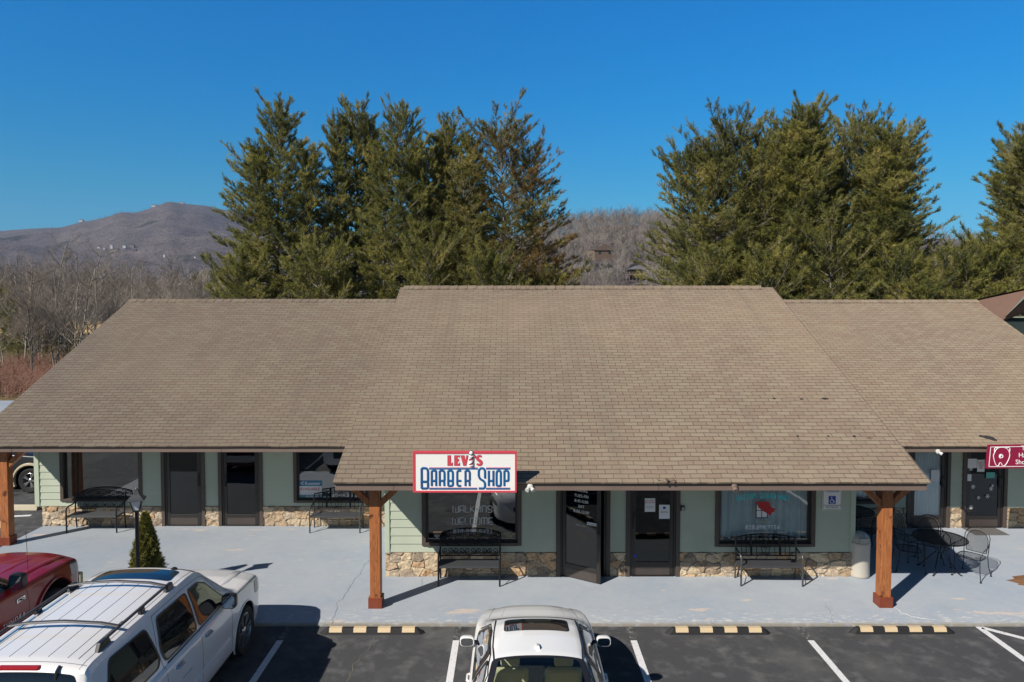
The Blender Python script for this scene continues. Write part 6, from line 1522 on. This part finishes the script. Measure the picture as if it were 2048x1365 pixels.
# far woods: one mass each
def woods(name, spots, h, seed, mat):
    vs = [bare_tree(seed+i, 1., spread=.42, lod=1, r0=.011)[:2] for i in range(6)]; r = random.Random(seed); parts = []
    for (x, y, z) in spots:
        V, F = r.choice(vs); s = h*r.uniform(.75,1.2); a = r.uniform(0, 6.28); ca, sa = math.cos(a)*s, math.sin(a)*s
        W_ = np.stack([V[:,0]*ca-V[:,1]*sa+x, V[:,0]*sa+V[:,1]*ca+y, V[:,2]*s+z], 1); parts.append((W_, F))
    V, F = np_join(parts); o = link_mesh(name, np_mesh(name, V, F), mat); return tag(o, kind='stuff')
r = random.Random(5); A1 = []
for i in range(1500):
    px = r.uniform(1040, 1480) if i < 1200 else r.uniform(1480, 2080); Y = r.uniform(190, 350); A1.append(terrain_at(px, Y))
for i in range(200): px = r.uniform(1060, 1480); A1.append(terrain_at(px, r.uniform(312, 338)))
def solve_Y(px, py, y0, y1):
    best = None
    for i in range(160):
        Y = y0+(y1-y0)*i/159; z = terrain_h(px, Y); zc = Y*math.cos(PITCH)+(CAMH-z)*math.sin(PITCH); q = PY0+FPX*((CAMH-z)*math.cos(PITCH)-Y*math.sin(PITCH))/zc
        if best is None or abs(q-py) < best[0]: best = (abs(q-py), Y)
    return best[1]
YB = solve_Y(1207, 515, 160, 329); YC = solve_Y(1266, 560, 150, 329); YD = solve_Y(1323, 503, 160, 329)
def clear(p):
    q = PX0+FPX*p[0]/p[1]
    return not any(abs(q-c) < w and y0-38 < p[1] < y0+4 for c, w, y0 in ((1203,24,YB),(1268,15,YC),(1323,14,YD)))
A1 = [p for p in A1 if clear(p)]
woods('hillside_wood', A1, 8.2, 50, M['lodbark'])
A2 = [terrain_at(r.uniform(-40, 700), r.uniform(130, 420)) for i in range(1300)]; woods('valley_wood', A2, 10.5, 60, M['lodbark'])
A3 = []
for i in range(2600): px = r.uniform(-30, 560); Y = 2500*math.sqrt(r.uniform(.12, 1.0)); A3.append(terrain_at(px, Y))
vs = [bare_tree(80+i, 1., spread=.3, lod=1, r0=.03)[:2] for i in range(3)]
parts = []
for (x, y, z) in A3:
    V_, F_ = r.choice(vs); sel = r.sample(range(len(F_)), 26); V2 = V_[F_[sel]].reshape(-1,3)*r.uniform(10,16)+np.array([[x,y,z]]); parts.append((V2, np.arange(len(V2)).reshape(-1,4)))
V_, F_ = np_join(parts); tag(link_mesh('mountain_wood', np_mesh('mountain_wood', V_, F_), plain('mountain_bark', (.075,.062,.058), .95, var=.5, scale=.01)), kind='stuff')
# red winter brush at the far left
def brush(name, x0, x1, y0, y1, n, h, mat, seed):
    r = np.random.default_rng(seed); X = r.uniform(x0, x1, n); Y = r.uniform(y0, y1, n); P, Q, A, Bb = [], [], [], []
    for x, y in zip(X, Y):
        hh = h*r.uniform(.5,1.15)*(.75+.35*mnoise.noise(Vector((x*.25,y*.25,0)))); d = np.array([r.normal(0,.3), r.normal(0,.3), 1.]); d /= np.linalg.norm(d); p = np.array([x,y,-.1]); q = p+d*hh*.5; e = q+(d+r.normal(0,.3,3))*hh*.3
        P += [p,q]; Q += [q,e]; A += [.018,.014]; Bb += [.014,.006]
        for k in range(4): f = q+(e-q)*r.random(); P.append(f); Q.append(f+(d+r.normal(0,.6,3))*hh*.22); A.append(.011); Bb.append(.005)
    V, F = segs_to_mesh(P, Q, A, Bb, 2); o = link_mesh(name, np_mesh(name, V, F), mat); return tag(o, kind='stuff')
brush('red_brush', -46, -20, 40.5, 56, 9000, 1.5, plain('red_stems', (.17,.085,.06), .9, var=.55, scale=.6), 4); brush('dry_brush', -75, -22, 56, 66, 3500, 1.8, plain('brown_stems', (.17,.12,.075), .9, var=.4, scale=.6), 5)
# houses on the mountain side and the hill
def house(px, Y, w, h, roofh, wall, roofc, label, d=None, sink=0., yaw=0., group=None, dz=0):
    x, y, z = terrain_at(px, Y); z += dz; E = empty('hillside_house', (x,y,z), label, 'house', group); d = d or w*.7
    MB().box(x-w/2,x+w/2,y-d/2,y+d/2,z-3,z+h).build('wall', wall, E)
    m = MB(); o = w*.06; m.prism([(x-w/2-o,z+h),(x+w/2+o,z+h),(x+w/2+o,z+h+.2),(x,z+h+roofh),(x-w/2-o,z+h+.2)] , 'y', y-d/2-o, y+d/2+o); m.build('roof', roofc, E)
    wn = MB(); k = max(2, int(w/4))
    for i in range(k): a = x-w/2+w*(i+.5)/k; wn.box(a-w*.06,a+w*.06,y-d/2-.06,y-d/2,z+h*.35,z+h*.75)
    wn.build('windows', M['tint'], E); E.rotation_euler = (0,0,yaw); return E
hw = plain('house_white', (.46,.46,.47), .7); hb = plain('house_brown', (.11,.075,.055), .8); rg = plain('house_roof_grey', (.16,.16,.17), .8); rb = plain('house_roof_brown', (.10,.07,.055), .8); ht = plain('house_tan', (.22,.165,.12), .8)
for i, (px, Y, w, h, wl_, lab) in enumerate([(201,1500,13,7,hw,'leftmost white house of the cluster on the mountain side'),(212,1520,9,6,hw,'small white house beside the leftmost one on the mountain side'),(226,1560,14,11,hw,'tall pale house in the middle of the mountain cluster'),(238,1500,10,6,hb,'small brown house below the tall pale mountain house'),(252,1540,15,7,hw,'wide pale house on the mountain side with a long roof'),(268,1560,20,9,rg,'large grey house at the top right of the mountain cluster'),(272,1490,16,6,hb,'long brown house at the foot of the mountain cluster'),(288,1550,9,6,hw,'small pale house right of the large grey one'),(293,1490,8,5,rg,'small grey house at the right end of the mountain cluster'),(331,1440,9,6,hw,'lone white house right of the mountain cluster'),(392,1400,8,5,hw,'lone white house low on the mountain near the pines')]):
    Y = solve_Y(px, {201:497,212:499,226:496,238:500,252:496,268:495,272:502,288:497,293:503,331:514,392:517}[px], 700, 2300); k = Y/3600.; house(px, Y, w*k, h*k, w*.2*k, wl_, rg if wl_ is not rg else rb, lab, group='houses on the mountain side', dz=.5)
for px, Y, w, lab in ((167,2400,16,'white building on the left knob of the mountain ridge'),(313,2460,20,'pale building on the ridge left of the summit'),(368,2480,16,'white house on the ridge just right of the summit')):
    house(px, Y, w*.8, 4, 2, hw, rg, lab, dz=1)
YB = solve_Y(1207, 515, 160, 329); HB = house(1207, YB, 7.2*YB/262, 1.9, 2.3, hb, rb, 'brown gabled house on the bare hillside between the pine groups', d=5, dz=.3)
MB().box(HB.location.x-6.4,HB.location.x-3.3,YB-2.5,YB+2,HB.location.z-3,HB.location.z+1.7).build('annex', ht, HB)
m = MB(); x, y, z = terrain_at(1266, solve_Y(1266, 560, 150, 329))
E = empty('hillside_cabin', (x,y,z), 'dark timber cabin with railed decks low on the bare hillside', 'house')
MB().box(x-1,x+4,y,y+5,z-1,z+3.0).build('wall', hb, E)
m = MB(); m.box(x-4.5,x+4.5,y-2,y,z+1.3,z+1.45); m.box(x-4.5,x+4.5,y-2,y-1.9,z+2.1,z+2.2)
for i in range(10): m.box(x-4.5+i,x-4.4+i,y-2,y-1.9,z-1.,z+2.2)
m.build('deck', ht, E); m = MB(); m.prism([(x-1.6,z+3.0),(x+4.6,z+3.0),(x+1.5,z+4.2)], 'y', y-1, y+5.6); m.build('roof', rg, E)
house(1323, solve_Y(1323,503,160,329), 5, 2.6, 1.6, ht, rg, 'grey-roofed house half hidden by the left bough of the right pine group', dz=.3)
# dwarf spruce by the lamp post
def spruce(x, y):
    r = np.random.default_rng(9); n = 15000; t = r.random(n)**.75; a = r.uniform(0, 2*PI, n); H = 1.62
    lump = 1+.13*np.sin(a*5+t*17)+.12*np.sin(a*9-t*37)+.08*np.sin(a*14+t*71); R_ = .36*(1-t)**.82*lump*(.78+.24*r.random(n))+.015; z = .06+t*(H-.08)
    P = np.stack([x+R_*np.cos(a), y+R_*np.sin(a), z], 1); D = np.stack([np.cos(a), np.sin(a), .9+0*a], 1); D /= np.linalg.norm(D, axis=1)[:,None]
    V, F = needles(P, D, 3, .045, .012, r, .5); E = empty('dwarf_spruce', (x,y,0), 'small cone-shaped dwarf spruce behind the lamp post', 'shrub')
    t_ = NT('spruce_foliage'); f = t_.noise(14, 4, None, .6); c = t_.ramp(f, [(.35,(.08,.095,.024)),(.55,(.22,.21,.05)),(.7,(.36,.32,.09))]); t_.pbr(c, .7, spec=.2)
    o = link_mesh('crown', np_mesh('crown', V-np.array([[x,y,0]]), F), t_.m, E); MB().lathe([(.03,0),(.02,.8),(.005,1.5)], 8, (x,y,0)).build('trunk', M['pine_bark'], E)
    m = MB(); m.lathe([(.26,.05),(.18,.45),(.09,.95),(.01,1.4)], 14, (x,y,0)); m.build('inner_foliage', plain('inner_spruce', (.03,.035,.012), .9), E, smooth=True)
spruce(W(292,1100,14.0)[0], 14.0)
# ---------------------------------------------------------------- camera, sun, sky
cam = bpy.data.cameras.new('camera'); co = bpy.data.objects.new('camera', cam); COL.objects.link(co)
co.location = (0,0,CAMH); co.rotation_euler = (PI/2-PITCH, 0, 0); cam.sensor_width = 36; cam.lens = 36*FPX/2048
cam.shift_y = (PY0-682.5)/2048; cam.clip_start = .1; cam.clip_end = 12000; scene.camera = co
sd = Vector((.89,.86,-1.)).normalized()
sun = bpy.data.lights.new('sun', 'SUN'); so = bpy.data.objects.new('sun', sun); COL.objects.link(so)
so.rotation_euler = sd.to_track_quat('-Z', 'Y').to_euler(); sun.energy = 5.0; sun.angle = R(.53); sun.color = (1.,.93,.83)
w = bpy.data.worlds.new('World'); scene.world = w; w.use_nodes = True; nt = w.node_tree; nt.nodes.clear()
sky = nt.nodes.new('ShaderNodeTexSky'); sky.sky_type = 'NISHITA'; sky.sun_disc = False
el = math.asin(-sd.z); az = math.atan2(-sd.x, -sd.y)      # towards the sun, clockwise from +Y
sky.sun_elevation = el; sky.sun_rotation = az; sky.altitude = 1200; sky.air_density = 1.; sky.dust_density = .0; sky.ozone_density = 3.
hs = nt.nodes.new('ShaderNodeHueSaturation'); hs.inputs['Saturation'].default_value = 1.25; hs.inputs['Value'].default_value = 1.
bg = nt.nodes.new('ShaderNodeBackground'); bg.inputs['Strength'].default_value = .09; wo = nt.nodes.new('ShaderNodeOutputWorld')
# deep clear mountain blue: the sky texture graded by height above the horizon
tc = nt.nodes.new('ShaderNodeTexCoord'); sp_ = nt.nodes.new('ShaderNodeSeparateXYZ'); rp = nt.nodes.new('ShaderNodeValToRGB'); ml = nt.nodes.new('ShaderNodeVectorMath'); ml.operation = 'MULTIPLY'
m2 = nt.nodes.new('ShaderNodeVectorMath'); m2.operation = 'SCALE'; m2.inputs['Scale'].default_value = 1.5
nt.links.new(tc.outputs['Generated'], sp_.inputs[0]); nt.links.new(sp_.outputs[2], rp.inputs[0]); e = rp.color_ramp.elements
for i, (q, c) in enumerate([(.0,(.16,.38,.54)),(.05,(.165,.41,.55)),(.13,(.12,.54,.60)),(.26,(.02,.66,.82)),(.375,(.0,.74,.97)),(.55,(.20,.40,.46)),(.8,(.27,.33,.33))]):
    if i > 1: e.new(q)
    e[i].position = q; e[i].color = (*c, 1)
hs.inputs['Saturation'].default_value = 1.25
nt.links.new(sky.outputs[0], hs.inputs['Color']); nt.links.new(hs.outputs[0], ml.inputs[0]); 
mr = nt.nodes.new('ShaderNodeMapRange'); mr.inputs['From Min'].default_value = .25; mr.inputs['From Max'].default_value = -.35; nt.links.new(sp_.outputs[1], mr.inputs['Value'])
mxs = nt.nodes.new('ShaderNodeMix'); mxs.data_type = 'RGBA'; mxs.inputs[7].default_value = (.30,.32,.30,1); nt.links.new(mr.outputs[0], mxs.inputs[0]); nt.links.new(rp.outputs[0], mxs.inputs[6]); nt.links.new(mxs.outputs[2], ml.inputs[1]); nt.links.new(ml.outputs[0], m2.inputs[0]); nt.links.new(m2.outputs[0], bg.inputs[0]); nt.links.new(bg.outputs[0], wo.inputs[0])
scene.view_settings.view_transform = 'Standard'; scene.view_settings.look = 'None'; scene.view_settings.exposure = .25; scene.view_settings.gamma = 1

bpy.context.view_layer.update(); texts_to_mesh()

# air between here and the mountain
t = NT('haze_air'); pv = t.N('VolumePrincipled'); pv.inputs['Color'].default_value = (.42,.62,.95,1); pv.inputs['Density'].default_value = .00010; pv.inputs['Anisotropy'].default_value = .0
t.L(pv.outputs[0], t.out.inputs['Volume'])
MB().box(-4300, 4600, -450, 3450, -60, 420).build('haze', t.m)
tag(bpy.data.objects['haze'], kind='stuff')
